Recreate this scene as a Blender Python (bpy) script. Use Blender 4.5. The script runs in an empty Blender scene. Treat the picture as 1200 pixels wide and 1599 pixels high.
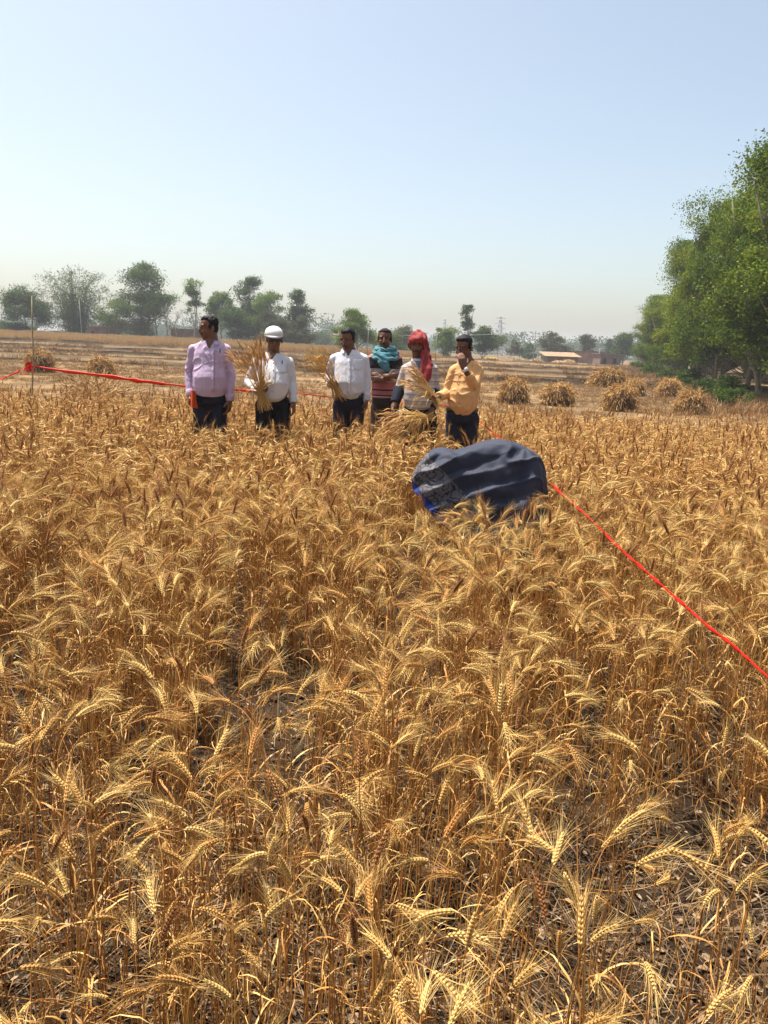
import bpy, bmesh, math, random
import numpy as np
from mathutils import Vector, Matrix
from mathutils.bvhtree import BVHTree
R = math.radians
random.seed(7)
rng = np.random.default_rng(11)
scene = bpy.context.scene
COL = scene.collection

# ------------------------------------------------------------------ camera, sky, sun, exposure
F_PX, CX, CY = 1201.0, 600.0, 799.5          # focal length and centre in photograph pixels
HAZE = 0.00065
CAM_H, PITCH, ROLL = 1.5, R(12.05), R(2.0)
cam_d = bpy.data.cameras.new('camera')
cam = bpy.data.objects.new('camera', cam_d)
COL.objects.link(cam)
scene.camera = cam
cF = Vector((0, math.cos(PITCH), -math.sin(PITCH)))
R0 = Vector((1, 0, 0)); U0 = Vector((0, math.sin(PITCH), math.cos(PITCH)))
cR = R0 * math.cos(ROLL) + U0 * math.sin(ROLL)
cU = U0 * math.cos(ROLL) - R0 * math.sin(ROLL)
M = Matrix((cR, cU, -cF)).transposed().to_4x4()
M.translation = Vector((0, 0, CAM_H))
cam.matrix_world = M
cam_d.sensor_fit = 'VERTICAL'
cam_d.sensor_height = 24.0
cam_d.lens = 24.0 * F_PX / 1599.0
cam_d.clip_start = 0.05
cam_d.clip_end = 6000

SUN_EL, SUN_AZ = R(70), R(-58)               # azimuth measured from +Y (ahead of the camera), negative = to the left
world = bpy.data.worlds.new('World')
scene.world = world
world.use_nodes = True
wn = world.node_tree
for n in list(wn.nodes): wn.nodes.remove(n)
sky = wn.nodes.new('ShaderNodeTexSky'); sky.sky_type = 'NISHITA'
sky.sun_disc = False
sky.sun_elevation = SUN_EL
sky.sun_rotation = SUN_AZ
sky.air_density = 0.8; sky.dust_density = 3.6; sky.ozone_density = 0.3; sky.altitude = 100
bg = wn.nodes.new('ShaderNodeBackground'); bg.inputs['Strength'].default_value = 0.124
wo = wn.nodes.new('ShaderNodeOutputWorld')
dust = wn.nodes.new('ShaderNodeMix'); dust.data_type = 'RGBA'; dust.blend_type = 'MULTIPLY'; dust.inputs[0].default_value = 1.0
dust.inputs[7].default_value = (1.10, 1.06, 0.92, 1)      # dusty spring air: a little less blue
wn.links.new(sky.outputs[0], dust.inputs[6]); wn.links.new(dust.outputs[2], bg.inputs[0]); wn.links.new(bg.outputs[0], wo.inputs[0])
sd = bpy.data.lights.new('sun', 'SUN'); sd.energy = 5.0; sd.angle = R(0.6); sd.color = (1.0, 0.955, 0.88)
so = bpy.data.objects.new('sun', sd); COL.objects.link(so)
sdir = Vector((math.sin(SUN_AZ) * math.cos(SUN_EL), math.cos(SUN_AZ) * math.cos(SUN_EL), math.sin(SUN_EL)))
so.rotation_euler = sdir.to_track_quat('Z', 'Y').to_euler()
so.location = (-20, 20, 40)
scene.view_settings.view_transform = 'Standard'
scene.view_settings.look = 'None'
scene.view_settings.exposure = 0.95
scene.view_settings.gamma = 1.0
cy = scene.cycles
cy.max_bounces = 5; cy.diffuse_bounces = 3; cy.glossy_bounces = 1; cy.transmission_bounces = 2
cy.volume_bounces = 0; cy.transparent_max_bounces = 4
cy.use_adaptive_sampling = True; cy.adaptive_threshold = 0.02
cy.use_denoising = True

# ------------------------------------------------------------------ helpers
def sstep(a, b, x):
    t = np.clip((np.asarray(x, float) - a) / (b - a), 0, 1)
    return t * t * (3 - 2 * t)

def vnoise(p, seed=0):
    """value noise in [-1, 1] for an (N,3) array"""
    p = np.asarray(p, float)
    i = np.floor(p).astype(np.int64); f = p - i
    f = f * f * (3 - 2 * f)
    out = np.zeros(len(p))
    for dx in (0, 1):
        for dy in (0, 1):
            for dz in (0, 1):
                h = ((i[:, 0] + dx) * 73856093) ^ ((i[:, 1] + dy) * 19349663) ^ ((i[:, 2] + dz) * 83492791) ^ (seed * 2654435761)
                h = (h ^ (h >> 13)) * 1274126177
                h = (h ^ (h >> 16)) & 0xffff
                w = (f[:, 0] if dx else 1 - f[:, 0]) * (f[:, 1] if dy else 1 - f[:, 1]) * (f[:, 2] if dz else 1 - f[:, 2])
                out += w * (h / 32767.5 - 1)
    return out

def vn2(x, y, s, seed=0):
    x = np.asarray(x, float); y = np.asarray(y, float)
    sh = np.broadcast(x, y).shape
    x = np.broadcast_to(x, sh).ravel(); y = np.broadcast_to(y, sh).ravel()
    return vnoise(np.stack([x / s, y / s, np.zeros_like(x)], 1), seed).reshape(sh)

BUNDS = [  # y at x=0, slope dy/dx, height, half width, seed
    (41.0, 0.05, 0.30, 0.40, 1), (49.0, -0.03, 0.16, 0.35, 2), (58.0, 0.04, 0.22, 0.4, 3),
    (71.0, 0.02, 0.26, 0.5, 4), (84.0, 0.0, 0.34, 0.6, 5), (104.0, 0.03, 0.3, 0.8, 6)]

def g(x, y):
    """height of the ground"""
    x = np.asarray(x, float); y = np.asarray(y, float)
    z = -0.012 * 60 * np.tanh(x / 60.0)
    z = z + 0.75 * sstep(65, 125, y) * sstep(30, -30, x)
    return z

def g_fine(x, y):
    z = g(x, y)
    x = np.asarray(x, float); y = np.asarray(y, float)
    for yc, sl, h, w, sd_ in BUNDS:
        yy = yc + sl * x + 1.6 * vn2(x, 0 * x, 14.0, sd_) + 0.35 * vn2(x, 0 * x, 1.7, sd_ + 20)
        d = (y - yy)
        prof = np.exp(-(d / w) ** 4)
        hh = h * (0.75 + 0.35 * vn2(x, y, 2.2, sd_ + 40)) * sstep(-0.75, -0.25, vn2(x, 0 * x, 17.0, sd_ + 60))
        z = z + prof * hh
        z = z + 0.10 * sstep(-w, w, d) * (sd_ % 2)          # small terrace step
    rough = sstep(11, 16, y)
    z = z + rough * 0.03 * vn2(x, y, 0.9, 90) + 0.012 * vn2(x, y, 0.25, 91) * sstep(60, 20, y)
    return z

def at(px, py, Y):
    """world point on the plane y = Y seen at photograph pixel (px, py)"""
    d = cF * F_PX + cR * (px - CX) - cU * (py - CY)
    t = Y / d.y
    return Vector((d.x * t, Y, CAM_H + d.z * t))

def ground_at(px, Y, below=0.0):
    p = at(px, 560, Y)
    return Vector((p.x, Y, float(g(p.x, Y)) - below))

def new_mesh(name, verts, faces, mats=None, smooth=True, midx=None, attrs=None):
    """faces: list of index tuples or (N,k) int array"""
    me = bpy.data.meshes.new(name)
    verts = np.asarray(verts, np.float32)
    if isinstance(faces, np.ndarray):
        n, k = faces.shape
        me.vertices.add(len(verts)); me.vertices.foreach_set('co', verts.ravel())
        me.loops.add(n * k); me.loops.foreach_set('vertex_index', faces.astype(np.int32).ravel())
        me.polygons.add(n)
        me.polygons.foreach_set('loop_start', np.arange(0, n * k, k, dtype=np.int32))
        me.polygons.foreach_set('loop_total', np.full(n, k, dtype=np.int32))
        me.update(calc_edges=True)
        me.validate()
    else:
        me.from_pydata([tuple(v) for v in verts.tolist()], [], faces)
        me.update()
    if smooth: me.polygons.foreach_set('use_smooth', np.ones(len(me.polygons), bool))
    if midx is not None: me.polygons.foreach_set('material_index', np.asarray(midx, np.int32))
    for m in (mats or []): me.materials.append(m)
    for an, (av, kind) in (attrs or {}).items():
        if kind == 'F':
            a = me.attributes.new(an, 'FLOAT', 'POINT'); a.data.foreach_set('value', np.asarray(av, np.float32))
        else:
            a = me.attributes.new(an, 'FLOAT_COLOR', 'POINT'); a.data.foreach_set('color', np.asarray(av, np.float32).ravel())
    return me

def add(name, me, parent=None, loc=(0, 0, 0)):
    o = bpy.data.objects.new(name, me); COL.objects.link(o)
    o.location = loc
    if parent is not None: o.parent = parent
    return o

def thing(name, label, cat, loc=(0, 0, 0), rz=0.0, group=None):
    o = bpy.data.objects.new(name, None); COL.objects.link(o)
    o.location = loc; o.rotation_euler = (0, 0, rz); o.empty_display_size = 0.1
    o['label'] = label; o['category'] = cat
    if group: o['group'] = group
    return o

def tag(o, label=None, cat=None, group=None, kind=None):
    if label: o['label'] = label
    if cat: o['category'] = cat
    if group: o['group'] = group
    if kind: o['kind'] = kind
    return o

class MB:
    """collects shapes into one mesh"""
    def __init__(s): s.v = []; s.f = []; s.t = []; s.n = 0; s.mi = []
    def put(s, verts, faces, tint=0.5, mi=0):
        verts = [tuple(v) for v in verts]
        s.v.extend(verts); s.f.extend([tuple(i + s.n for i in f) for f in faces]); s.t.extend([tint] * len(verts))
        s.mi.extend([mi] * len(faces)); s.n += len(verts)
    def tube(s, pts, rad, k=6, tint=0.5, ref=None, caps=True, mi=0):
        """tube through pts; rad: number or (ra, rb) per point. ra lies along ref"""
        pts = [Vector(p) for p in pts]; n = len(pts)
        if not isinstance(rad, (list, tuple)) or (len(rad) == 2 and n != 2 and not isinstance(rad[0], (list, tuple))): rad = [rad] * n
        vs = []; prev = None
        for i, p in enumerate(pts):
            T = (pts[min(i + 1, n - 1)] - pts[max(i - 1, 0)])
            T = T.normalized() if T.length > 1e-9 else Vector((0, 0, 1))
            a = Vector(ref) if ref is not None else (prev if prev is not None else (Vector((1, 0, 0)) if abs(T.x) < 0.8 else Vector((0, 1, 0))))
            a = a - T * a.dot(T)
            if a.length < 1e-6: a = T.orthogonal()
            a.normalize(); b = T.cross(a); prev = a
            r = rad[i]; ra, rb = r if isinstance(r, (list, tuple)) else (r, r)
            for j in range(k):
                th = 2 * math.pi * j / k
                vs.append(p + a * (ra * math.cos(th)) + b * (rb * math.sin(th)))
        fs = []
        for i in range(n - 1):
            for j in range(k):
                fs.append((i * k + j, i * k + (j + 1) % k, (i + 1) * k + (j + 1) % k, (i + 1) * k + j))
        if caps: fs.append(tuple(range(k - 1, -1, -1))); fs.append(tuple((n - 1) * k + j for j in range(k)))
        s.put(vs, fs, tint, mi)
    def box(s, c, d, rot=None, tint=0.5, mi=0):
        c = Vector(c); vs = []
        for x in (-.5, .5):
            for y in (-.5, .5):
                for z in (-.5, .5):
                    v = Vector((x * d[0], y * d[1], z * d[2]))
                    if rot is not None: v = rot @ v
                    vs.append(c + v)
        s.put(vs, [(0, 1, 3, 2), (4, 6, 7, 5), (0, 4, 5, 1), (2, 3, 7, 6), (0, 2, 6, 4), (1, 5, 7, 3)], tint, mi)
    def ribbon(s, pts, w, side, tint=0.5, mi=0):
        """flat strip; w number or list; side vector or list of vectors"""
        vs = []; n = len(pts)
        for i, p in enumerate(pts):
            wi = w[i] if isinstance(w, (list, tuple)) else w
            sv = Vector(side[i] if isinstance(side, list) else side).normalized()
            vs += [Vector(p) - sv * wi / 2, Vector(p) + sv * wi / 2]
        s.put(vs, [(2 * i, 2 * i + 1, 2 * i + 3, 2 * i + 2) for i in range(n - 1)], tint, mi)
    def ell(s, c, r, rot=None, k=14, m=9):
        c = Vector(c); vs = []; fs = []
        for i in range(m + 1):
            ph = math.pi * (i / m - 0.5)
            ph = max(-1.54, min(1.54, ph))
            for j in range(k):
                th = 2 * math.pi * j / k
                v = Vector((r[0] * math.cos(ph) * math.cos(th), r[1] * math.cos(ph) * math.sin(th), r[2] * math.sin(ph)))
                if rot is not None: v = rot @ v
                vs.append(c + v)
        for i in range(m):
            for j in range(k):
                fs.append((i * k + j, i * k + (j + 1) % k, (i + 1) * k + (j + 1) % k, (i + 1) * k + j))
        fs.append(tuple(range(k - 1, -1, -1))); fs.append(tuple(m * k + j for j in range(k)))
        s.put(vs, fs)
    def cap(s, p0, p1, r0, r1, k=12, ref=None):
        """capsule with rounded ends"""
        p0 = Vector(p0); p1 = Vector(p1); T = (p1 - p0)
        if T.length < 1e-6: T = Vector((0, 0, 1e-4))
        T.normalize()
        f0 = r0 if isinstance(r0, (int, float)) else min(r0); f1 = r1 if isinstance(r1, (int, float)) else min(r1)
        def sc(r, q): return r * q if isinstance(r, (int, float)) else (r[0] * q, r[1] * q)
        pts = [p0 - T * f0 * .97, p0 - T * f0 * .7, p0 - T * f0 * .3, p0, p1, p1 + T * f1 * .3, p1 + T * f1 * .7, p1 + T * f1 * .97]
        rr = [sc(r0, .24), sc(r0, .71), sc(r0, .95), r0, r1, sc(r1, .95), sc(r1, .71), sc(r1, .24)]
        s.tube(pts, rr, k, ref=ref)
    def mesh(s, name, mats, smooth=True):
        return new_mesh(name, s.v, s.f, mats, smooth, s.mi if any(s.mi) else None, {'tint': (s.t, 'F')})
    def build(s, name, mats, parent=None, smooth=True, loc=(0, 0, 0)):
        return add(name, s.mesh(name, mats if isinstance(mats, list) else [mats], smooth), parent, loc)

# ------------------------------------------------------------------ materials
def mat(name, color, rough=0.7, spec=0.3, ramp=None, noise=None, bump=None, trans=0.0, tint_amt=0.0, rand_amt=0.0, metallic=0.0, coord='Object', sheen=0.0):
    """procedural material. ramp: colours chosen by the mesh attribute 'tint' (+ per-object random), noise: (scale, dark factor, light factor)"""
    m = bpy.data.materials.new(name); m.use_nodes = True
    nt = m.node_tree; N = nt.nodes; L = nt.links
    b = N['Principled BSDF']; b.inputs['Roughness'].default_value = rough
    b.inputs['Specular IOR Level'].default_value = spec; b.inputs['Metallic'].default_value = metallic
    if sheen: b.inputs['Sheen Weight'].default_value = sheen
    col = None
    if ramp:
        at_ = N.new('ShaderNodeAttribute'); at_.attribute_name = 'tint'
        oi = N.new('ShaderNodeObjectInfo')
        m1 = N.new('ShaderNodeMath'); m1.operation = 'MULTIPLY_ADD'; L.new(oi.outputs['Random'], m1.inputs[0])
        m1.inputs[1].default_value = rand_amt; m1.inputs[2].default_value = -rand_amt / 2
        m2 = N.new('ShaderNodeMath'); m2.operation = 'ADD'; L.new(at_.outputs['Fac'], m2.inputs[0]); L.new(m1.outputs[0], m2.inputs[1])
        cr = N.new('ShaderNodeValToRGB'); L.new(m2.outputs[0], cr.inputs[0])
        el = cr.color_ramp.elements
        for i, (p, c) in enumerate(ramp):
            e = el[i] if i < 2 else el.new(p)
            e.position = p; e.color = (*c, 1)
        col = cr.outputs[0]
    tc = N.new('ShaderNodeTexCoord')
    if noise:
        nz = N.new('ShaderNodeTexNoise'); nz.inputs['Scale'].default_value = noise[0]; nz.inputs['Detail'].default_value = 5
        L.new(tc.outputs[coord], nz.inputs[0])
        mr = N.new('ShaderNodeMapRange'); L.new(nz.outputs[0], mr.inputs[0])
        mr.inputs[1].default_value = 0.3; mr.inputs[2].default_value = 0.7
        mr.inputs[3].default_value = noise[1]; mr.inputs[4].default_value = noise[2]
        mx = N.new('ShaderNodeMix'); mx.data_type = 'RGBA'; mx.blend_type = 'MULTIPLY'; mx.inputs[0].default_value = 1
        if col is None: mx.inputs[6].default_value = (*color, 1)
        else: L.new(col, mx.inputs[6])
        L.new(mr.outputs[0], mx.inputs[7]); col = mx.outputs[2]
    if col is None: b.inputs['Base Color'].default_value = (*color, 1)
    else: L.new(col, b.inputs['Base Color'])
    if bump:
        nb = N.new('ShaderNodeTexNoise'); nb.inputs['Scale'].default_value = bump[0]; nb.inputs['Detail'].default_value = 6
        L.new(tc.outputs[coord], nb.inputs[0])
        bp = N.new('ShaderNodeBump'); bp.inputs['Strength'].default_value = bump[1]; bp.inputs['Distance'].default_value = bump[2]
        L.new(nb.outputs[0], bp.inputs['Height']); L.new(bp.outputs[0], b.inputs['Normal'])
    if trans > 0:
        out = N['Material Output']; tr = N.new('ShaderNodeBsdfTranslucent'); ms = N.new('ShaderNodeMixShader')
        ms.inputs[0].default_value = trans
        if col is None: tr.inputs[0].default_value = (*color, 1)
        else: L.new(col, tr.inputs[0])
        L.new(b.outputs[0], ms.inputs[1]); L.new(tr.outputs[0], ms.inputs[2]); L.new(ms.outputs[0], out.inputs[0])
    return m

def stripes_mat(name, bands, period, z0, rough=0.8, axis='Z', wob=0.0, noise=(30, .9, 1.08)):
    """horizontal knitted / woven bands by height on the garment. bands: (position 0..1, colour) with hard edges"""
    m = bpy.data.materials.new(name); m.use_nodes = True
    nt = m.node_tree; N = nt.nodes; L = nt.links; b = N['Principled BSDF']; b.inputs['Roughness'].default_value = rough
    b.inputs['Specular IOR Level'].default_value = 0.2
    tc = N.new('ShaderNodeTexCoord'); sx = N.new('ShaderNodeSeparateXYZ'); L.new(tc.outputs['Object'], sx.inputs[0])
    ns = N.new('ShaderNodeTexNoise'); ns.inputs['Scale'].default_value = 7; L.new(tc.outputs['Object'], ns.inputs[0])
    ad = N.new('ShaderNodeMath'); ad.operation = 'MULTIPLY_ADD'; L.new(ns.outputs[0], ad.inputs[0]); ad.inputs[1].default_value = wob
    L.new(sx.outputs[axis], ad.inputs[2])
    s1 = N.new('ShaderNodeMath'); s1.operation = 'SUBTRACT'; L.new(ad.outputs[0], s1.inputs[0]); s1.inputs[1].default_value = z0
    dv = N.new('ShaderNodeMath'); dv.operation = 'DIVIDE'; L.new(s1.outputs[0], dv.inputs[0]); dv.inputs[1].default_value = period
    fr = N.new('ShaderNodeMath'); fr.operation = 'FRACT'; L.new(dv.outputs[0], fr.inputs[0])
    cr = N.new('ShaderNodeValToRGB'); cr.color_ramp.interpolation = 'CONSTANT'; L.new(fr.outputs[0], cr.inputs[0])
    el = cr.color_ramp.elements
    for i, (p, c) in enumerate(bands):
        e = el[i] if i < 2 else el.new(p)
        e.position = p; e.color = (*c, 1)
    nz = N.new('ShaderNodeTexNoise'); nz.inputs['Scale'].default_value = noise[0]; L.new(tc.outputs['Object'], nz.inputs[0])
    mr = N.new('ShaderNodeMapRange'); L.new(nz.outputs[0], mr.inputs[0]); mr.inputs[1].default_value = .3; mr.inputs[2].default_value = .7
    mr.inputs[3].default_value = noise[1]; mr.inputs[4].default_value = noise[2]
    mx = N.new('ShaderNodeMix'); mx.data_type = 'RGBA'; mx.blend_type = 'MULTIPLY'; mx.inputs[0].default_value = 1
    L.new(cr.outputs[0], mx.inputs[6]); L.new(mr.outputs[0], mx.inputs[7]); L.new(mx.outputs[2], b.inputs['Base Color'])
    return m

STRAW = [(0.0, (0.22, 0.085, 0.020)), (0.30, (0.46, 0.205, 0.050)), (0.60, (0.54, 0.295, 0.080)), (1.0, (0.66, 0.45, 0.155))]
m_wheat = mat('ripe_wheat', None, 0.5, 0.4, ramp=STRAW, trans=0.15, rand_amt=0.55)
m_brown = mat('brown_wheat', None, 0.6, 0.3, ramp=[(0, (0.11, 0.038, 0.012)), (0.5, (0.23, 0.090, 0.028)), (1, (0.38, 0.18, 0.06))], trans=0.15, rand_amt=0.4)
m_straw = mat('straw', None, 0.6, 0.3, ramp=[(0.0, (0.10, 0.05, 0.02)), (0.4, (0.27, 0.145, 0.055)), (0.7, (0.43, 0.26, 0.105)), (1.0, (0.60, 0.43, 0.21))], trans=0.15, rand_amt=0.2)
m_stook = mat('stook_straw', None, 0.7, 0.2, ramp=[(0.0, (0.05, 0.024, 0.009)), (0.35, (0.30, 0.155, 0.050)), (0.7, (0.52, 0.31, 0.11)), (1.0, (0.68, 0.47, 0.19))], trans=0.1, rand_amt=0.1)
m_litter = mat('dry_litter', None, 0.8, 0.2, ramp=[(0, (0.03, 0.02, 0.012)), (0.3, (0.10, 0.065, 0.035)), (0.6, (0.19, 0.115, 0.06)), (1, (0.36, 0.26, 0.16))], trans=0.1)
m_bark = mat('bark', (0.16, 0.12, 0.09), 0.9, 0.1, noise=(6, .5, 1.3), bump=(20, .5, .02))
m_palebark = mat('pale_bark', (0.30, 0.26, 0.21), 0.9, 0.1, noise=(5, .6, 1.2))
def leafmat(name, a, b, c, trans=0.38, rand=0.2):
    return mat(name, None, 0.6, 0.15, ramp=[(0.0, a), (0.55, b), (1.0, c)], trans=trans, rand_amt=rand)
m_leaf = leafmat('fresh_leaves', (0.025, 0.045, 0.006), (0.092, 0.150, 0.012), (0.30, 0.31, 0.018))
m_leaf2 = leafmat('dusty_leaves', (0.022, 0.046, 0.008), (0.048, 0.088, 0.013), (0.10, 0.15, 0.020))
m_leaf3 = leafmat('olive_leaves', (0.045, 0.050, 0.020), (0.08, 0.085, 0.032), (0.14, 0.14, 0.05))
m_leaf4 = leafmat('bright_leaves', (0.05, 0.09, 0.015), (0.10, 0.165, 0.026), (0.19, 0.25, 0.035))
m_bamboo = leafmat('bamboo_leaves', (0.045, 0.07, 0.024), (0.085, 0.12, 0.038), (0.14, 0.17, 0.05))
m_twig = mat('bare_twigs', (0.17, 0.14, 0.115), 0.9, 0.1)

# ------------------------------------------------------------------ ground
def spaced(stops):
    out = [stops[0][0]]
    for (a, st), (b, _) in zip(stops[:-1], stops[1:]):
        n = max(1, int(round((b - a) / st)))
        out += list(np.linspace(a, b, n + 1)[1:])
    return np.array(out)
xs = spaced([(-3000, 300), (-300, 20), (-100, 2), (-62, .4), (62, 2), (100, 20), (300, 300), (3000, 1)])
ys = spaced([(-60, 5), (0, .4), (14, .3), (38, .16), (90, .4), (112, 3), (200, 20), (400, 250), (3400, 1)])
GX, GY = np.meshgrid(xs, ys)
GZ = g_fine(GX, GY)
nx, ny = len(xs), len(ys)
idx = np.arange(nx * ny).reshape(ny, nx)
quads = np.stack([idx[:-1, :-1], idx[:-1, 1:], idx[1:, 1:], idx[1:, :-1]], -1).reshape(-1, 4)
# dry colours of each plot of land: tint 0 = dark bare soil, 1 = pale straw
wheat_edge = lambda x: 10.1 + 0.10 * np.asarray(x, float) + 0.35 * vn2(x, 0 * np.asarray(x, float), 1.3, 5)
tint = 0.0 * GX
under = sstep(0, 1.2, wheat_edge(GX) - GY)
tint = 0.36 + 0.06 * vn2(GX, GY, 3.0, 31) + 0.16 * vn2(GX, GY, .8, 32)
plots = [(41, 51, .27), (51, 60, .36), (60, 73, .27), (73, 84, .30), (84, 104, .38), (104, 400, .32)]
for a, b_, t_ in plots:
    mk = ((GY > a + .05 * GX * 0) & (GY <= b_))
    tint = np.where(mk, t_ + 0.14 * vn2(GX, GY, 4.0, int(a)) + 0.1 * vn2(GX, GY, 1.1, int(a) + 3), tint)
for yc, sl, h, w, sd_ in BUNDS:
    yy = yc + sl * GX + 1.6 * vn2(GX, 0 * GX, 14.0, sd_) + 0.35 * vn2(GX, 0 * GX, 1.7, sd_ + 20)
    k = np.exp(-((GY - yy) / (w * 1.15)) ** 4)
    tint = tint * (1 - k) + k * (0.04 + 0.10 * vn2(GX, GY, .9, sd_ + 70))  # banks tinted darker: shade of their front faces is put into the colour
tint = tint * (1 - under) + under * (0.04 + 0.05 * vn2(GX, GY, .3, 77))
tint = np.clip(tint, 0, 1)
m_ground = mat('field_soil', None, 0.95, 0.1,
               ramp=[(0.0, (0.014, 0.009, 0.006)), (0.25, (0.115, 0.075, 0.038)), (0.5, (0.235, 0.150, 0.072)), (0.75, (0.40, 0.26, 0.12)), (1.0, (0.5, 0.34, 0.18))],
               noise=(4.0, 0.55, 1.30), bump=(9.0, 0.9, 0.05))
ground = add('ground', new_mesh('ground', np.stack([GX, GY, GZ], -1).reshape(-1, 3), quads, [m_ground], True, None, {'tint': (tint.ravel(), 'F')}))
tag(ground, kind='structure')

# ------------------------------------------------------------------ wheat
def wheat_parts(r, lod=0, height=None, bend=None):
    """one bearded wheat stalk, bending towards +X: returns MBs (stem, ear, leaf)"""
    H = height or r.uniform(0.64, 0.79)
    bend = bend if bend is not None else r.choice([r.uniform(15, 60), r.uniform(55, 110), r.uniform(90, 150)])
    bend = R(bend); lean = r.uniform(-.05, .10); side = r.uniform(-.05, .05)
    nst = 7 if lod == 0 else 4
    neck = r.uniform(.10, .18); EL = r.uniform(.058, .080)
    total = H + EL
    def path(n, s0, s1, p, ang):
        pts = [p.copy()]; tans = []
        for i in range(n):
            s = s0 + (s1 - s0) * (i + 0.5) / n
            t = (s - (H - neck)) / (neck + EL)
            a = ang0 + bend * (max(0, min(1, t)) ** 1.15)
            T = Vector((math.sin(a), side, math.cos(a))).normalized()
            p = p + T * ((s1 - s0) / n); pts.append(p.copy()); tans.append(T)
        return pts, tans
    ang0 = lean
    st = MB(); ear = MB(); lfs = []
    p1, t1 = path(nst - 3 if lod == 0 else 2, 0, H - neck, Vector((0, 0, 0)), 0)
    p2, t2 = path(4 if lod == 0 else 2, H - neck, H, p1[-1], 0)
    pts = p1 + p2[1:]
    rs = [0.0020 - 0.0010 * i / (len(pts) - 1) for i in range(len(pts))]
    if lod: rs = [q * 1.35 for q in rs]
    st.tube(pts, rs, 3, tint=r.uniform(.12, .52), caps=False)
    if lod == 0:
        for nd in (p1[1], p1[-2]):
            st.tube([nd - Vector((0, 0, .003)), nd + Vector((0, 0, .003))], [.0024, .0022], 4, tint=.2)
    ne = 18 if lod == 0 else 4
    ep, et = path(ne, H, H + EL, p2[-1], 0)
    et.append(et[-1])
    roll = r.uniform(0, math.pi)
    base_t = r.uniform(.5, .95)
    for i in range(len(ep)):
        T = et[i]
        A = Vector((0, 1, 0)); A = (A - T * A.dot(T)).normalized(); B = T.cross(A)
        S = A * math.cos(roll) + B * math.sin(roll); Nn = T.cross(S)
        u = i / ne
        if lod == 0:
            if i == ne: sgs = [(0, 0)]
            else:
                sg = 1 if i % 2 else -1
                sgs = [(sg, 0), (sg * .55, .8), (sg * .55, -.8)]
            w = (.0022 + .0012 * math.sin(math.pi * min(1, u * .9 + .12)))
            for a_, b_ in sgs:
                O = (S * a_ + Nn * b_)
                c = ep[i] + O * w * .95
                D = (T * .9 + O * .42).normalized(); ln = .0058
                x_ = D.orthogonal().normalized(); y_ = D.cross(x_)
                vs = [c - D * ln] + [c + x_ * w * .8, c + y_ * w * .8, c - x_ * w * .8, c - y_ * w * .8] + [c + D * ln]
                fs = [(0, 2, 1), (0, 3, 2), (0, 4, 3), (0, 1, 4), (5, 1, 2), (5, 2, 3), (5, 3, 4), (5, 4, 1)]
                ear.put(vs, fs, base_t + r.uniform(-.12, .15))
                if b_ == 0 or r.random() < .65:
                    aw = (T * 1.0 + O * r.uniform(.25, .5) + Vector((r.uniform(-.12, .12), r.uniform(-.12, .12), r.uniform(-.12, .12)))).normalized()
                    la = r.uniform(.05, .085) * (1 - .2 * u)
                    a0 = c + D * ln * .8; sv = aw.cross(Vector((r.uniform(-1, 1), r.uniform(-1, 1), r.uniform(-1, 1)))).normalized()
                    mid = a0 + aw * la * .55; tip = mid + (aw + O * .12).normalized() * la * .45
                    hw = .00027
                    ear.put([a0 - sv * hw * 1.2, a0 + sv * hw * 1.2, mid - sv * hw, mid + sv * hw, tip], [(0, 1, 3, 2), (2, 3, 4)], base_t + r.uniform(-.05, .25))
        else:
            for k in range(5):
                th = r.uniform(0, 6.28); O = S * math.cos(th) + Nn * math.sin(th)
                aw = (T + O * r.uniform(.2, .5)).normalized(); la = r.uniform(.05, .075)
                sv = aw.cross(Vector((r.uniform(-1, 1), r.uniform(-1, 1), r.uniform(-1, 1)))).normalized()
                ear.put([ep[i] - sv * .0005, ep[i] + sv * .0005, ep[i] + aw * la], [(0, 1, 2)], base_t + r.uniform(-.05, .2))
    if lod:
        ear.tube([ep[0], ep[1], ep[2], ep[3], ep[4]], [(.0025, .002), (.0055, .0040), (.0058, .0042), (.0045, .0032), (.0015, .001)], 5, tint=base_t)
    nl = r.choice([1, 2, 2, 3]) if lod == 0 else r.choice([1, 2])
    for _ in range(nl):
        hgt = r.uniform(.12, .52); i = min(len(p1) - 1, max(0, int(hgt / (H - neck) * (len(p1) - 1))))
        p = p1[i].lerp(p1[min(i + 1, len(p1) - 1)], r.random())
        th = r.uniform(0, 6.28); ang = r.uniform(.2, .7); L_ = r.uniform(.10, .22); n = 7 if lod == 0 else 3
        pts = [p.copy()]; sides = []; tw = r.uniform(-1, 1); twr = r.uniform(-.9, .9)
        droop = r.uniform(1.6, 3.0)
        for k in range(n):
            a = ang + droop * ((k + .5) / n) ** 1.3
            D = Vector((math.sin(a) * math.cos(th), math.sin(a) * math.sin(th), math.cos(a)))
            p = p + D * L_ / n; pts.append(p.copy())
            th += r.uniform(-.35, .35)
        for k in range(n + 1):
            q = th + math.pi / 2 + tw + twr * k / n * 3
            sides.append(Vector((math.cos(q), math.sin(q), r.uniform(-.3, .3))))
        w0 = r.uniform(.0028, .0065); lf = MB(); lfs.append(lf)
        lf.ribbon(pts, [w0 * (1 - (k / n) ** 2 * .85) for k in range(n + 1)], sides, tint=r.uniform(.35, .85))
    return st, ear, lfs

def merged(parts):
    mb = MB()
    for p in parts: mb.put(p.v, p.f); mb.t[-len(p.v):] = p.t
    return mb

def hidden_collection(name, meshes):
    c = bpy.data.collections.new(name)
    for i, me in enumerate(meshes):
        o = bpy.data.objects.new('%s_%02d' % (name, i), me); c.objects.link(o)
    return c

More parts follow.
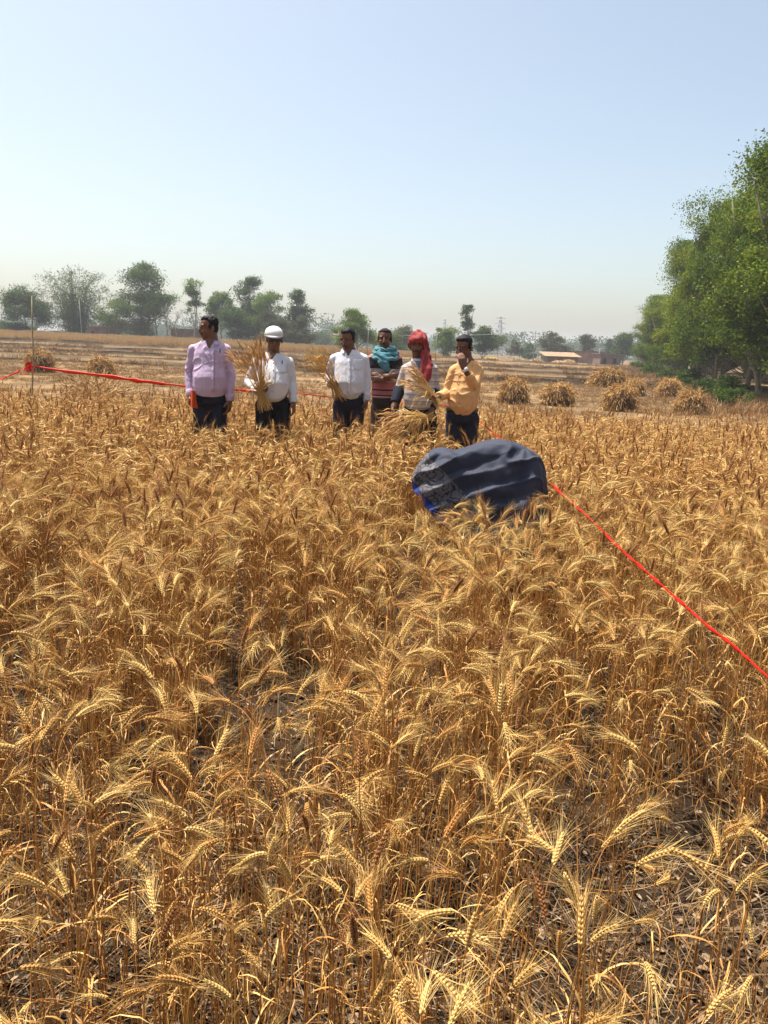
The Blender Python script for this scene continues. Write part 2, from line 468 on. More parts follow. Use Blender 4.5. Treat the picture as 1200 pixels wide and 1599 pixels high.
def scatter(name, coll, pts, rots, scls, ids, **kw):
    """ONE object that carries many copies of the meshes in coll (geometry nodes)"""
    me = bpy.data.meshes.new(name)
    me.vertices.add(len(pts)); me.vertices.foreach_set('co', np.asarray(pts, np.float32).ravel())
    a = me.attributes.new('rot', 'FLOAT_VECTOR', 'POINT'); a.data.foreach_set('vector', np.asarray(rots, np.float32).ravel())
    a = me.attributes.new('scl', 'FLOAT', 'POINT'); a.data.foreach_set('value', np.asarray(scls, np.float32))
    a = me.attributes.new('pick', 'INT', 'POINT'); a.data.foreach_set('value', np.asarray(ids, np.int32))
    me.update()
    o = add(name, me)
    ng = bpy.data.node_groups.new(name, 'GeometryNodeTree')
    ng.interface.new_socket('Geometry', in_out='INPUT', socket_type='NodeSocketGeometry')
    ng.interface.new_socket('Geometry', in_out='OUTPUT', socket_type='NodeSocketGeometry')
    N = ng.nodes; L = ng.links
    gi = N.new('NodeGroupInput'); go = N.new('NodeGroupOutput')
    ip = N.new('GeometryNodeInstanceOnPoints'); ci = N.new('GeometryNodeCollectionInfo')
    ci.inputs[0].default_value = coll
    for s_ in ci.inputs:
        if s_.name in ('Separate Children', 'Reset Children'): s_.default_value = True
    def attr(nm, ty):
        n = N.new('GeometryNodeInputNamedAttribute'); n.data_type = ty; n.inputs[0].default_value = nm
        return [q for q in n.outputs if q.enabled][0]
    L.new(gi.outputs[0], ip.inputs['Points']); L.new(ci.outputs[0], ip.inputs['Instance'])
    ip.inputs['Pick Instance'].default_value = True
    L.new(attr('pick', 'INT'), ip.inputs['Instance Index'])
    L.new(attr('rot', 'FLOAT_VECTOR'), ip.inputs['Rotation'])
    L.new(attr('scl', 'FLOAT'), ip.inputs['Scale'])
    L.new(ip.outputs[0], go.inputs[0])
    md = o.modifiers.new('scatter', 'NODES'); md.node_group = ng
    tag(o, **kw)
    return o

PEOPLE_XY = []      # filled below: (px, Y) of everybody standing in the wheat
FIG = dict(a=(328, 7.05), b=(427, 7.1), c=(545, 7.75), d=(601, 8.35), e=(653, 7.5), f=(723, 7.0))
stand = []
for px, Y in FIG.values():
    p = ground_at(px, Y); stand.append((p.x, p.y))

def wheat_positions():
    r = random.Random(3)
    out = []
    y0, y1 = 0.42, 12.6
    n_cl = 9500
    k = 0
    while k < n_cl:
        y = math.sqrt(r.uniform(y0 ** 2 * .2, y1 ** 2)) if r.random() < .8 else r.uniform(y0, y1)
        if y < y0: continue
        x = r.uniform(-1, 1) * (0.60 * y + 1.5)
        k += 1
        out.append((x, y))
    out = np.array(out)
    we = wheat_edge(out[:, 0])
    keep = out[:, 1] < we
    # thin, uneven stand near the camera; small bare gaps
    gap = vn2(out[:, 0], out[:, 1], .42, 200) * .6 + vn2(out[:, 0], out[:, 1], .16, 201) * .4
    keep &= ~((gap < -0.34) & (out[:, 1] < 5.0))
    keep &= ~((gap < -0.20) & (out[:, 1] < 2.3) & (out[:, 0] > -0.1))
    keep &= ~((out[:, 0] ** 2 + out[:, 1] ** 2) < .42 ** 2)
    return out[keep], r
cl, r_ = wheat_positions()
N0, N1, NB = 22, 16, 5
protos0 = []; rp = random.Random(21)
for i in range(N0):
    st, ear, lfs = wheat_parts(rp, 0); protos0.append((st.mesh('stem', [m_wheat]), ear.mesh('ear', [m_wheat]), [q_.mesh('leaf', [m_wheat]) for q_ in lfs], merged([st, ear] + lfs).mesh('wheat_stalk', [m_wheat])))
for i in range(NB):
    st, ear, lfs = wheat_parts(rp, 0, bend=rp.uniform(8, 60)); protos0.append((st.mesh('stem', [m_wheat]), ear.mesh('ear', [m_brown]), [q_.mesh('leaf', [m_wheat]) for q_ in lfs], None))
    mb = MB(); 
    for q, mi in [(st, 0), (ear, 1)] + [(q_, 0) for q_ in lfs]:
        mb.put(q.v, q.f, mi=mi); mb.t[-len(q.v):] = q.t
    protos0[-1] = protos0[-1][:3] + (mb.mesh('wheat_stalk', [m_wheat, m_brown]),)
protos1 = []
for i in range(N1):
    st, ear, lfs = wheat_parts(rp, 1, bend=rp.choice([rp.uniform(40, 90), rp.uniform(80, 140)])); protos1.append(merged([st, ear] + lfs).mesh('wheat_stalk', [m_wheat]))
for i in range(NB):
    st, ear, lfs = wheat_parts(rp, 1, bend=rp.uniform(5, 40)); mb = MB()
    for q, mi in [(st, 0), (ear, 1)] + [(q_, 0) for q_ in lfs]:
        mb.put(q.v, q.f, mi=mi); mb.t[-len(q.v):] = q.t
    protos1.append(mb.mesh('wheat_stalk', [m_wheat, m_brown]))
bare = []
for i in range(8):       # broken or earless stalks with their dry leaves
    st, ear, lfs = wheat_parts(rp, 0, bend=rp.uniform(2, 30)); bare.append(merged([st] + lfs).mesh('wheat_stalk', [m_wheat]))
c_near = hidden_collection('near_stalks', [p[3] for p in protos0] + bare)
c_far = hidden_collection('far_stalks', protos1)
stalks = []
for (x, y) in cl:
    n = r_.choice([4, 5, 6, 7]) if y < 2.4 else r_.choice([5, 6, 7])
    wind = r_.gauss(0.0, 1.3)
    for _ in range(n):
        sx = x + r_.gauss(0, .018); sy = y + r_.gauss(0, .018)
        if any((sx - a) ** 2 + (sy - b) ** 2 < .21 ** 2 for a, b in stand): continue
        if ((sx - 0.55) / .52) ** 2 + ((sy - 4.25) / .62) ** 2 < (1 if r_.random() < .93 else .5): continue
        tilt = abs(r_.gauss(0, .10)) if r_.random() < .93 else r_.uniform(.35, 1.1)
        ta = r_.uniform(0, 6.28)
        rz = wind + r_.gauss(0, .8) + (0 if r_.random() < .6 else math.pi)
        brown = r_.random() < (.13 if y > 3 else .07)
        near = y < 4.6
        pick = (N0 + r_.randrange(NB) if brown else r_.randrange(N0)) if near else (N1 + r_.randrange(NB) if brown else r_.randrange(N1))
        e = (Matrix.Rotation(tilt, 3, Vector((math.cos(ta), math.sin(ta), 0))) @ Matrix.Rotation(rz, 3, 'Z')).to_euler()
        sc = (r_.uniform(.88, 1.08) if r_.random() < .8 else r_.uniform(.62, .88)) * (1.05 if brown else 1) * (.86 + .14 * min(1, max(0, (y - .8) / 2.6)))
        stalks.append((sx, sy, float(-0.012 * sx) - .004, e.x, e.y, e.z, sc, pick, near))
        if near and y < 3.4 and r_.random() < .42:      # many stalks near the camera have lost or hidden ears
            stalks[-1] = stalks[-1][:6] + (stalks[-1][6] * r_.uniform(.7, 1.0), N0 + NB + r_.randrange(8), near)
        if near and r_.random() < .6:
            bx, by = x + r_.gauss(0, .03), y + r_.gauss(0, .03); tl = abs(r_.gauss(0, .09)) if r_.random() < .8 else r_.uniform(.3, 1.25); ba = r_.uniform(0, 6.28)
            e2 = (Matrix.Rotation(tl, 3, Vector((math.cos(ba), math.sin(ba), 0))) @ Matrix.Rotation(r_.uniform(0, 6.28), 3, 'Z')).to_euler()
            stalks.append((bx, by, float(-0.012 * bx) - .004, e2.x, e2.y, e2.z, r_.uniform(.45, .95), N0 + NB + r_.randrange(8), near))
# the 300 stalks that show largest are things of their own
def in_view(s):
    d = Vector((s[0], s[1], .72 - CAM_H)); z = d.dot(cF)
    if z <= .2: return 0
    u = d.dot(cR) / z * F_PX + CX; v = CY - d.dot(cU) / z * F_PX
    return 1 / z if (-30 < u < 1230 and v < 1640) else 0
order = sorted((i for i in range(len(stalks)) if stalks[i][7] < N0 + NB), key=lambda i: -in_view(stalks[i]))
single = set(order[:290])
TINT = {}
for i in sorted(single):
    x, y, z, ex, ey, ez, sc, pick, near = stalks[i]
    brown = pick >= N0
    t = thing('wheat_stalk', 'reddish brown bearded wheat ear on a stalk among the nearest golden wheat' if brown else 'golden bearded wheat stalk with its ear in the nearest part of the field',
              'wheat stalk', (x, y, z), 0, 'wheat stalks standing nearest')
    t.rotation_euler = (ex, ey, ez); t.scale = (sc, sc, sc)
    for nm, me in [('stem', protos0[pick][0]), ('ear', protos0[pick][1])] + [('leaf', q_) for q_ in protos0[pick][2]]:
        o = bpy.data.objects.new(nm, me); COL.objects.link(o); o.parent = t
rest = [s for i, s in enumerate(stalks) if i not in single]
for near, coll, nm, lb in ((True, c_near, 'wheat_crop', 'golden ripe wheat standing thick in the front of the field'),
                           (False, c_far, 'wheat_crop', 'golden ripe wheat round the standing people and behind them')):
    S = np.array([s[:8] for s in rest if s[8] == near])
    scatter(nm, coll, S[:, :3], S[:, 3:6], S[:, 6], S[:, 7], label=lb, cat='wheat', kind='stuff')
print('stalks', len(stalks))

# litter on the soil between the stalks
def litter():
    mb = MB(); r = random.Random(5)
    for _ in range(24000):
        y = r.uniform(.45, 4.2) if r.random() < .6 else r.uniform(.45, 2.2); x = r.uniform(-1, 1) * (.55 * y + .7)
        z = -0.012 * x + r.uniform(.002, .022); a = r.uniform(0, 6.28); D = Vector((math.cos(a), math.sin(a), r.uniform(-.25, .35))).normalized()
        S = D.cross(Vector((r.uniform(-.6, .6), r.uniform(-.6, .6), 1))).normalized(); U = S.cross(D)
        p = Vector((x, y, z))
        if r.random() < .62:     # broken straw
            L_ = r.uniform(.03, .20); w = r.uniform(.0014, .0034)
            mb.ribbon([p, p + D * L_ * .5 + U * .004, p + D * L_], w, S, tint=r.choice([r.uniform(.1, .5), r.uniform(.3, .85)]))
        else:                    # curled dead leaf
            L_ = r.uniform(.010, .034); w = L_ * r.uniform(.35, .7); c = r.uniform(.1, .5) * w
            t = r.choice([r.uniform(0, .35), r.uniform(.3, .7), r.uniform(.7, 1)])
            vs = [p, p + D * L_ * .35 - S * w * .5 + U * c, p + D * L_ * .4 - U * .1 * c, p + D * L_ * .35 + S * w * .5 + U * c,
                  p + D * L_ * .75 - S * w * .35 + U * c, p + D * L_ * .75 + S * w * .35 + U * c * .8, p + D * L_ + U * c * .5]
            mb.put(vs, [(0, 2, 1), (0, 3, 2), (1, 2, 4), (2, 3, 5), (2, 5, 4), (4, 5, 6)], t)
    for _ in range(900):         # clods
        y = r.uniform(.45, 3.2); x = r.uniform(-1, 1) * (.55 * y + .6); s = r.uniform(.006, .022)
        k = 6; c = Vector((x, y, -0.012 * x + s * .3)); vs = []
        for i in range(3):
            for j in range(k):
                ph = (-.4, .4, 1.1)[i]; th = 6.283 * j / k
                vs.append(c + Vector((math.cos(ph) * math.cos(th), math.cos(ph) * math.sin(th), math.sin(ph) * .8)) * s * r.uniform(.75, 1.25))
        fs = [(i * k + j, i * k + (j + 1) % k, (i + 1) * k + (j + 1) % k, (i + 1) * k + j) for i in range(2) for j in range(k)] + [tuple(2 * k + j for j in range(k))]
        mb.put(vs, fs, r.uniform(.05, .3))
    o = mb.build('leaf_litter', m_litter, smooth=False)
    tag(o, 'dead leaves and broken straw on the dark soil between the stalks', 'litter', kind='stuff')
litter()

# stubble beyond the standing wheat
def tuft(r, n, h0, h1, spread, w, lean, t0=.3, t1=.95):
    mb = MB()
    for _ in range(n):
        a = r.uniform(0, 6.28); q = r.random() ** .5 * spread; p = Vector((q * math.cos(a), q * math.sin(a), -.02))
        D = Vector((math.cos(a) * r.uniform(0, lean), math.sin(a) * r.uniform(0, lean), 1)).normalized(); h = r.uniform(h0, h1)
        sa = r.uniform(0, 6.28)
        mb.ribbon([p, p + D * h * .6, p + (D + Vector((r.uniform(-lean, lean), r.uniform(-lean, lean), 0)) * .6).normalized() * h], [w, w, w * .5], Vector((math.cos(sa), math.sin(sa), 0)), tint=r.uniform(t0, t1))
    return mb
rt = random.Random(8)
c_stub = hidden_collection('stubble_tufts', [tuft(rt, 22, .06, .15, .12, .008, .7, .1, .85).mesh('tuft', [m_straw]) for _ in range(8)])
P = []; rs_ = random.Random(9)
for _ in range(15000):
    y = 10.2 + (41 - 10.2) * rs_.random() ** .9; x = rs_.uniform(-1, 1) * (.62 * y + 2)
    if y < float(wheat_edge(np.array([x]))[0]) - .3: continue
    P.append((x, y))
P = np.array(P); Z = g_fine(P[:, 0], P[:, 1])
keep = vn2(P[:, 0], P[:, 1], 1.6, 300) > -.45; P = P[keep]; Z = Z[keep]
n = len(P)
scatter('stubble', c_stub, np.column_stack([P, Z]), np.column_stack([0 * Z, 0 * Z, rng.uniform(0, 6.28, n)]), rng.uniform(.5, 1.15, n), rng.integers(0, 8, n),
        label='short straw stubble left on the harvested ground', cat='stubble', kind='stuff')
# dry grass along the earth banks
c_grass = hidden_collection('bank_tufts', [tuft(rt, 22, .12, .34, .16, .014, .8, .1, .75).mesh('tuft', [m_straw]) for _ in range(6)])
P = []
for yc, sl, h, w, sd_ in BUNDS:
    x = rng.uniform(-62, 62, 1500)
    yy = yc + sl * x + 1.6 * vn2(x, 0 * x, 14.0, sd_) + 0.35 * vn2(x, 0 * x, 1.7, sd_ + 20) + rng.normal(0, w * .8, len(x))
    ok = vn2(x, yy, 2.2, sd_ + 100) > -.1
    P.append(np.column_stack([x[ok], yy[ok]]))
P = np.concatenate(P); Z = g_fine(P[:, 0], P[:, 1]); n = len(P)
scatter('dry_grass', c_grass, np.column_stack([P, Z]), np.column_stack([0 * Z, 0 * Z, rng.uniform(0, 6.28, n)]), rng.uniform(.5, 1.2, n), rng.integers(0, 6, n),
        label='dry grass tufts growing on the low earth banks', cat='grass', kind='stuff')
# the far unharvested strip on the left
c_wf = hidden_collection('far_wheat_tufts', [tuft(rt, 60, .45, .72, .45, .02, .25, .65, 1.0).mesh('tuft', [m_straw]) for _ in range(5)])
x = rng.uniform(-95, 6, 9000); y = rng.uniform(88, 112, 9000)
ok = (y > 88 + 1.0 * vn2(x, 0 * x, 5, 4) + np.clip(x + 25, 0, 40) * .35); x = x[ok]; y = y[ok]; n = len(x)
scatter('far_wheat', c_wf, np.column_stack([x, y, g_fine(x, y)]), np.column_stack([0 * x, 0 * x, rng.uniform(0, 6.28, n)]), rng.uniform(.8, 1.1, n), rng.integers(0, 5, n),
        label='pale strip of unharvested wheat in front of the far trees on the left', cat='wheat', kind='stuff')

# ------------------------------------------------------------------ straw stooks
def stook_mesh(r, w=.5, h=.75, n=1900, name='straw_stook'):
    mb = MB()
    k = 22; m = 9; vs = []
    for i in range(m + 1):
        ph = (i / m) * math.pi / 2
        for j in range(k):
            th = 6.283 * j / k
            q = .84 * (1 + r.uniform(-.1, .1))
            vs.append(Vector((w * math.cos(ph) ** .8 * math.cos(th) * q, w * math.cos(ph) ** .8 * math.sin(th) * q, -.05 + h * .86 * math.sin(ph) * q)))
    fs = [(i * k + j, i * k + (j + 1) % k, (i + 1) * k + (j + 1) % k, (i + 1) * k + j) for i in range(m) for j in range(k)]
    mb.put(vs, fs, .02)  # near-black core: shade of the unlit side is put into its colour
    for _ in range(n):
        th = r.uniform(0, 6.283); ph = math.asin(min(.999, r.uniform(.02, 1) ** .8))
        face = max(0.0, math.cos(th - R(-58))) * (1 if ph < 1.0 else .3)
        if r.random() < face * 1.0 - .2: continue  # straws thinned on the side away from the sun, baring the shade-coloured core
        rr = r.uniform(.80, 1.0)
        p = Vector((w * math.cos(ph) ** .8 * math.cos(th), w * math.cos(ph) ** .8 * math.sin(th), h * math.sin(ph))) * rr
        out = Vector((math.cos(th) * math.cos(ph), math.sin(th) * math.cos(ph), math.sin(ph)))
        down = Vector((math.cos(th) * math.sin(ph), math.sin(th) * math.sin(ph), -math.cos(ph)))
        if r.random() < .72: D = (down * r.uniform(.5, 1) + out * r.uniform(-.2, .25) + Vector((r.gauss(0, .35), r.gauss(0, .35), r.gauss(0, .2)))).normalized()
        else: D = (out * r.uniform(.4, 1) + down * r.uniform(0, .8) + Vector((r.gauss(0, .4), r.gauss(0, .4), r.gauss(0, .3)))).normalized()
        L_ = r.uniform(.06, .17); q = (p + D * L_); q.z = max(.01, q.z)
        mid = p + D * L_ * .5 + Vector((0, 0, .02))
        sv = D.cross(Vector((r.uniform(-1, 1), r.uniform(-1, 1), r.uniform(-1, 1)))).normalized()
        wd = r.uniform(.006, .016)
        mb.ribbon([p - D * .05, mid, q], [wd, wd, wd * .6], sv, tint=min(1, max(0, r.gauss(.48, .25))))
        if r.random() < .25:   # an ear at the tip
            mb.tube([q, q + D * .03 - Vector((0, 0, .01)), q + D * .06 - Vector((0, 0, .03))], [.004, .009, .002], 4, tint=r.uniform(.5, .9), caps=False)
    return mb.mesh(name, [m_stook])
rk = random.Random(14)
stks = [stook_mesh(rk, .5, rk.uniform(.66, .8)) for _ in range(8)]
stook_i = [0]
def stook(px, Y, wpx, hpx, label, k, name='straw_stook', cat='straw stook'):
    p = ground_at(px, Y); s = wpx / 2 / F_PX * Y / .52
    sz = hpx / F_PX * Y / .66
    o = add(name, stks[stook_i[0] % 8], None, (p.x, p.y, float(g_fine(np.array([p.x]), np.array([p.y]))[0]) - .03))
    q = stook_i[0]; stook_i[0] += 1
    o.scale = (s, s * 1.05, sz); o.rotation_euler = (R((-4, 3, 6, -2)[q % 4]), R((5, -6, 3, 7, -3)[q % 5]), (k - 1.5) * .3)
    tag(o, label, cat, 'stooks of cut wheat standing on the stubble')
stook(805, 24.0, 50, 40, 'small straw stook right of the man in the yellow shirt, leftmost of the right-hand stooks', 0)
stook(877, 24.0, 56, 36, 'wide straw stook second from the left in the right-hand row on the stubble', 1)
stook(975, 23.0, 58, 38, 'straw stook in front of a smaller one, between two others on the right', 2)
stook(996, 32.5, 38, 28, 'small straw stook half hidden behind a larger one on the right', 3)
stook(1052, 32.5, 42, 28, 'low straw stook nearest to the foot of the green tree row, with light top', 0)
stook(1087, 23.0, 54, 36, 'rightmost straw stook, standing before the dark foot of the tree row', 3)
stook(160, 27.5, 46, 34, 'dark faced straw stook just above the red tape on the left', 2)
stook(61, 29.0, 46, 32, 'straw stook behind the thin stick at the far left', 1)
# the long heap and the stacks by the farm
o = add('straw_heap', stook_mesh(rk, .5, .5, 3000), None); p = ground_at(955, 41.0); o.location = p; o.scale = (2.1, 1.3, 1.9)
tag(o, 'broad heap of cut wheat on the earth bank behind the right-hand stooks', 'straw heap')
p = ground_at(925, 41.5)

# a loose armful of wheat lying on the crop edge, left
def sheaf_lying(base, n, r, spread=.28, L_=.5):
    st = MB(); er = MB()
    for _ in range(n):
        a = r.uniform(0, 6.283); el = r.uniform(.25, 1.35); q = r.uniform(.2, 1)
        D = Vector((math.cos(a) * math.cos(el), math.sin(a) * math.cos(el), math.sin(el)))
        p = Vector((r.gauss(0, .12), r.gauss(0, .1), .25)); L2 = L_ * r.uniform(.6, 1)
        c = p + D * L2 * .6; e = p + D * L2 + Vector((0, 0, -.12 * r.random()))
        st.ribbon([p, c, e], .005, D.cross(Vector((r.uniform(-1, 1), r.uniform(-1, 1), .3))).normalized(), tint=r.uniform(.5, 1))
        T = (e - c).normalized()
        er.tube([e, e + T * .04, e + T * .08 - Vector((0, 0, .02))], [.004, .009, .002], 4, tint=r.uniform(.5, 1), caps=False)
        for k in range(3):
            A = (T + Vector((r.uniform(-.4, .4), r.uniform(-.4, .4), r.uniform(-.4, .4)))).normalized()
            er.ribbon([e + T * .03, e + T * .03 + A * .08], [.002, .001], A.orthogonal(), tint=r.uniform(.6, 1))
    t = thing('wheat_armful', 'loose pale armful of cut wheat lying at the field edge below the red tape', 'wheat sheaf', base)
    st.build('stems', m_straw, t); er.build('ears', m_straw, t)
sheaf_lying(ground_at(150, 9.9) + Vector((0, 0, .30)), 420, random.Random(4), L_=.55)

# ------------------------------------------------------------------ trees
def leaf_cloud(name, C, size, tint, m, elong=.5, up=.35):
    n = len(C)
    a = rng.normal(size=(n, 3)); nrm = rng.normal(size=(n, 3)); nrm[:, 2] += up * 2
    nrm /= np.linalg.norm(nrm, axis=1)[:, None]
    a -= nrm * (a * nrm).sum(1)[:, None]; a /= np.linalg.norm(a, axis=1)[:, None]
    b = np.cross(nrm, a)
    s = size[:, None]
    v = np.stack([C - a * s, C - b * s * elong + nrm * s * .15, C + a * s, C + b * s * elong + nrm * s * .15], 1).reshape(-1, 3)
    f = np.arange(4 * n).reshape(n, 4)
    return new_mesh(name, v, f, [m], False, None, {'tint': (np.repeat(tint, 4), 'F')})

def tree_meshes(seed, H, W, base=.25, n_cl=60, n_leaf=9000, leaf=.09, kind='round', m_l=None, m_b=None, trunk_r=None, droop=0.0, gap=.55, stems=1):
    """(trunk mesh, crown mesh), foot at the origin"""
    r = random.Random(seed); tr = MB(); cls = []
    m_l = m_l or m_leaf; m_b = m_b or m_bark; tr_r = trunk_r or H * .014
    z0 = H * base
    lobes = []
    for _ in range(9 if kind == 'column' else r.randint(6, 9)):       # the crown is several uneven lobes
        a = r.uniform(0, 6.283); u = r.random()
        if kind == 'round': rad = W * .30 * math.sin(math.pi * (.25 + .6 * u)); z = z0 + (H - z0) * (.18 + .66 * u); lr = W * r.uniform(.17, .30)
        elif kind == 'tall': rad = W * .20 * (1 - .5 * u); z = z0 + (H - z0) * (.08 + .84 * u); lr = W * r.uniform(.20, .32)
        elif kind == 'column': rad = W * .27 * r.uniform(.5, 1); z = z0 + (H - z0) * (.05 + .85 * (_ + r.random()) / 9); lr = W * r.uniform(.19, .27)
        elif kind == 'spread': rad = W * .36 * r.uniform(.4, 1); z = z0 + (H - z0) * (.45 + .4 * u); lr = W * r.uniform(.13, .22)
        else: rad = W * .30; z = z0 + (H - z0) * u; lr = W * .2
        lobes.append((Vector((rad * math.cos(a), rad * math.sin(a), z)), lr, r.uniform(-.14, .14)))
    lobes.append((Vector((r.uniform(-.05, .05) * W, 0, H - W * .16)), W * .17, 0.05))
    lobes.append((Vector((0, 0, (z0 + H) / 2)), W * .28, -.05))
    for k in range(n_cl):
        L, lr, lt = lobes[k % len(lobes)]
        d = Vector((r.gauss(0, 1), r.gauss(0, 1), r.gauss(0, 1))).normalized() * lr * r.uniform(.35, 1.1)
        c = L + Vector((d.x, d.y, d.z * .85))
        c.z = min(H * .98, max(z0 * .8, c.z))
        cls.append((c, lt + r.uniform(-.22, .22)))
    # stems and limbs
    for s_ in range(stems):
        lean = Vector((r.uniform(-.12, .12), r.uniform(-.12, .12), 0)) * (1 if stems == 1 else 2.4)
        off = Vector((r.uniform(-.3, .3), r.uniform(-.3, .3), 0)) * (0 if stems == 1 else W * .15)
        pts = []; top = .84 * H * (1 if s_ == 0 else r.uniform(.7, .95))
        for i in range(7):
            t = i / 6; pts.append(off + lean * top * t + Vector((math.sin(t * 5 + s_) * W * .015, math.cos(t * 4) * W * .012, top * t - .3 * (1 - t))))
        tr.tube(pts, [tr_r * (1.25 if i == 0 else 1 - .8 * i / 6) for i in range(7)], 7)
        for c, _ in cls[s_::stems]:
            if r.random() < .55:
                j = max(1, min(5, int((c.z / top) * 6 - r.uniform(.7, 2)))); a = pts[j]
                if (c - a).length < W * .9:
                    mid = a.lerp(c, .5) + Vector((0, 0, -.06 * W * r.random())); rr = tr_r * .38 * (1 - j / 9)
                    tr.tube([a, mid, c], [rr, rr * .65, rr * .25], 5, caps=False)
    per = max(1, n_leaf // n_cl)
    Cs = []; Ts = []
    sg = W * (.058 if kind == 'column' else .072)
    for c, t in cls:
        n = int(per * r.uniform(.4, 1.5))
        q = np.clip(rng.normal(0, 1, (n, 3)), -1.9, 1.9) * np.array([sg, sg, sg * .62]) * r.uniform(.7, 1.35) + np.array(c)
        if droop: q[:, 2] -= droop * np.abs(rng.normal(0, 1, n))
        Cs.append(q); Ts.append(np.full(n, .5 + t) + rng.normal(0, .12, n))
    Cs = np.concatenate(Cs); Ts = np.clip(np.concatenate(Ts), 0, 1)
    # ragged gaps so that sky shows through
    k = vnoise(Cs / (W * .085), seed) * .6 + vnoise(Cs / (W * .04), seed + 1) * .4
    keep = k > -gap; Cs = Cs[keep]; Ts = Ts[keep]
    # loose sprays sticking out of the outline
    sz = leaf * np.abs(rng.normal(1, .25, len(Cs)))
    return tr.mesh('trunk', [m_b]), leaf_cloud('crown', Cs, sz, Ts, m_l)

def place_tree(meshes, loc, label, cat='tree', group=None, rz=0.0, sc=(1, 1, 1), name='leafy_tree'):
    t = thing(name, label, cat, loc, rz, group)
    t.scale = sc
    for nm, me in zip(('trunk', 'crown'), meshes):
        if me is None: continue
        o = bpy.data.objects.new(nm, me); COL.objects.link(o); o.parent = t
    return t

# the dense row along the right edge of the field
row = [tree_meshes(100 + i, 10.0, 7.0, .19, 230, 190000, .060, 'column', m_leaf, m_palebark, .12, gap=.26, stems=2) for i in range(4)]
row_x = lambda Y: 14.4 + (Y - 27) * .27
rr_ = random.Random(31)
k = 0
for (Y, dx, H, lb) in [(27.0, 0.0, 9.2, 'tallest leafy tree of the right-hand row, cut by the picture edge'),
                       (31.0, .4, 8.6, None), (35.0, .1, 9.9, 'leafy tree with a rounded top next left of the tallest one in the row'), (39.5, .1, 10.0, None),
                       (44.5, -.3, 10.2, None), (49.5, .6, 8.4, None), (55.0, -.3, 9.8, None), (61, .4, 7.6, None), (68, .1, 8.0, None), (76, 0, 7.6, None), (85, .2, 7.4, None), (95, 0, 7.0, None), (106, 0, 7.2, 'leafy tree at the far left end of the right-hand row')]:
    x = row_x(Y) + dx
    place_tree(row[k % 4], (x, Y, float(g(x, Y)) - .05), lb or 'dense green tree inside the long row on the right side of the field', 'tree', 'trees in the row on the right',
               k * 1.9, (.95, .95, H / 10.0))
    k += 1
for (Y, dx) in [(24.5, 4.2), (30, 5.0), (36, 5.2), (43, 5.5), (51, 5.2), (60, 5.5), (72, 6), (86, 6)]:   # second line behind
    x = row_x(Y) + dx
    place_tree(row[k % 4], (x, Y, float(g(x, Y)) - .05), 'green tree in the second line behind the trees on the right', 'tree', 'trees behind the row on the right',
               k * 2.3, (1, 1, rr_.uniform(.9, 1.08)))
    k += 1
# bushes and weeds at the foot of the row
bush = [tree_meshes(140 + i, 1.1, 1.9, .05, 26, 3000, .05, 'round', m_leaf2, m_bark, .02, gap=.5) for i in range(2)]
for i, (Y, dx, s) in enumerate([(27.5, -2.4, .8), (32, -1.9, 1.1), (38, -2.2, .9), (45, -2.0, 1.2), (54, -2.3, 1.1), (64, -2.4, 1.3), (75, -2.6, 1.4), (90, -2.8, 1.5)]):
    x = row_x(Y) + dx
    place_tree(bush[i % 2], (x, Y, float(g(x, Y)) - .05), 'low green bush at the shaded foot of the right-hand tree row', 'bush', 'bushes under the tree row', i * 1.3, (s, s, s * .9), 'low_bush')
c_weed = hidden_collection('verge_tufts', [tuft(rt, 26, .15, .45, .2, .012, .7, .05, .7).mesh('tuft', [m_straw]) for _ in range(4)])
Yv = rng.uniform(22, 112, 2200); Xv = row_x(Yv) + rng.normal(-1.6, 1.3, 2200)
scatter('verge_weeds', c_weed, np.column_stack([Xv, Yv, g_fine(Xv, Yv)]), np.column_stack([0 * Xv, 0 * Xv, rng.uniform(0, 6.28, 2200)]), rng.uniform(.5, 1.3, 2200), rng.integers(0, 4, 2200),
        label='dry brown weeds under the row of trees', cat='weeds', kind='stuff')

# far trees: (photo x of the foot, distance, crown width px, top y px, label, mesh settings)
def far_tree(px, Y, wpx, ytop, label, kind='round', m_l=None, base=.15, seed=0, n=8000, gap=.5, leaf=.0, name='leafy_tree', m_b=None, cl=60, stems=1, droop=0, group=None, cat='tree'):
    p = ground_at(px, Y, .1); top = at(px, ytop, Y); H = top.z - p.z; W = wpx / F_PX * Y
    me = tree_meshes(seed + int(px), H, W, base, cl, int(n * 1.7), leaf or Y * .00095, kind, m_l or m_leaf2, m_b, gap=gap, stems=stems, droop=droop)
    return place_tree(me, p, label, cat, group, 0, (1, 1, 1), name)
far_tree(42, 128, 84, 449, 'rounded dark green tree at the far left edge above the thin stick', 'round', m_leaf2, .18, n=13000, gap=.6)
far_tree(182, 135, 66, 462, 'light green bushy tree right of the bamboo clump', 'round', m_leaf4, .15, n=7000)
far_tree(226, 132, 92, 411, 'tallest far tree on the left, airy dark crown on a long trunk', 'tall', m_leaf2, .16, n=13000, gap=.35, stems=2)
far_tree(246, 130, 64, 452, 'lighter green tree in front of the tallest far tree on the left', 'spread', m_leaf4, .2, n=5200, gap=.4)
far_tree(205, 131, 74, 500, 'low dusty bush between the far trees on the left', 'round', m_leaf3, .02, n=6000, name='dusty_bush', cat='bush')
far_tree(302, 128, 42, 436, 'slender pale green tree with a small airy crown behind the man in the lilac shirt', 'tall', m_leaf4, .42, n=2600, gap=.3, m_b=m_palebark)
far_tree(347, 133, 50, 456, 'bright green rounded tree between the slender tree and the large clump', 'round', m_leaf4, .3, n=6500)
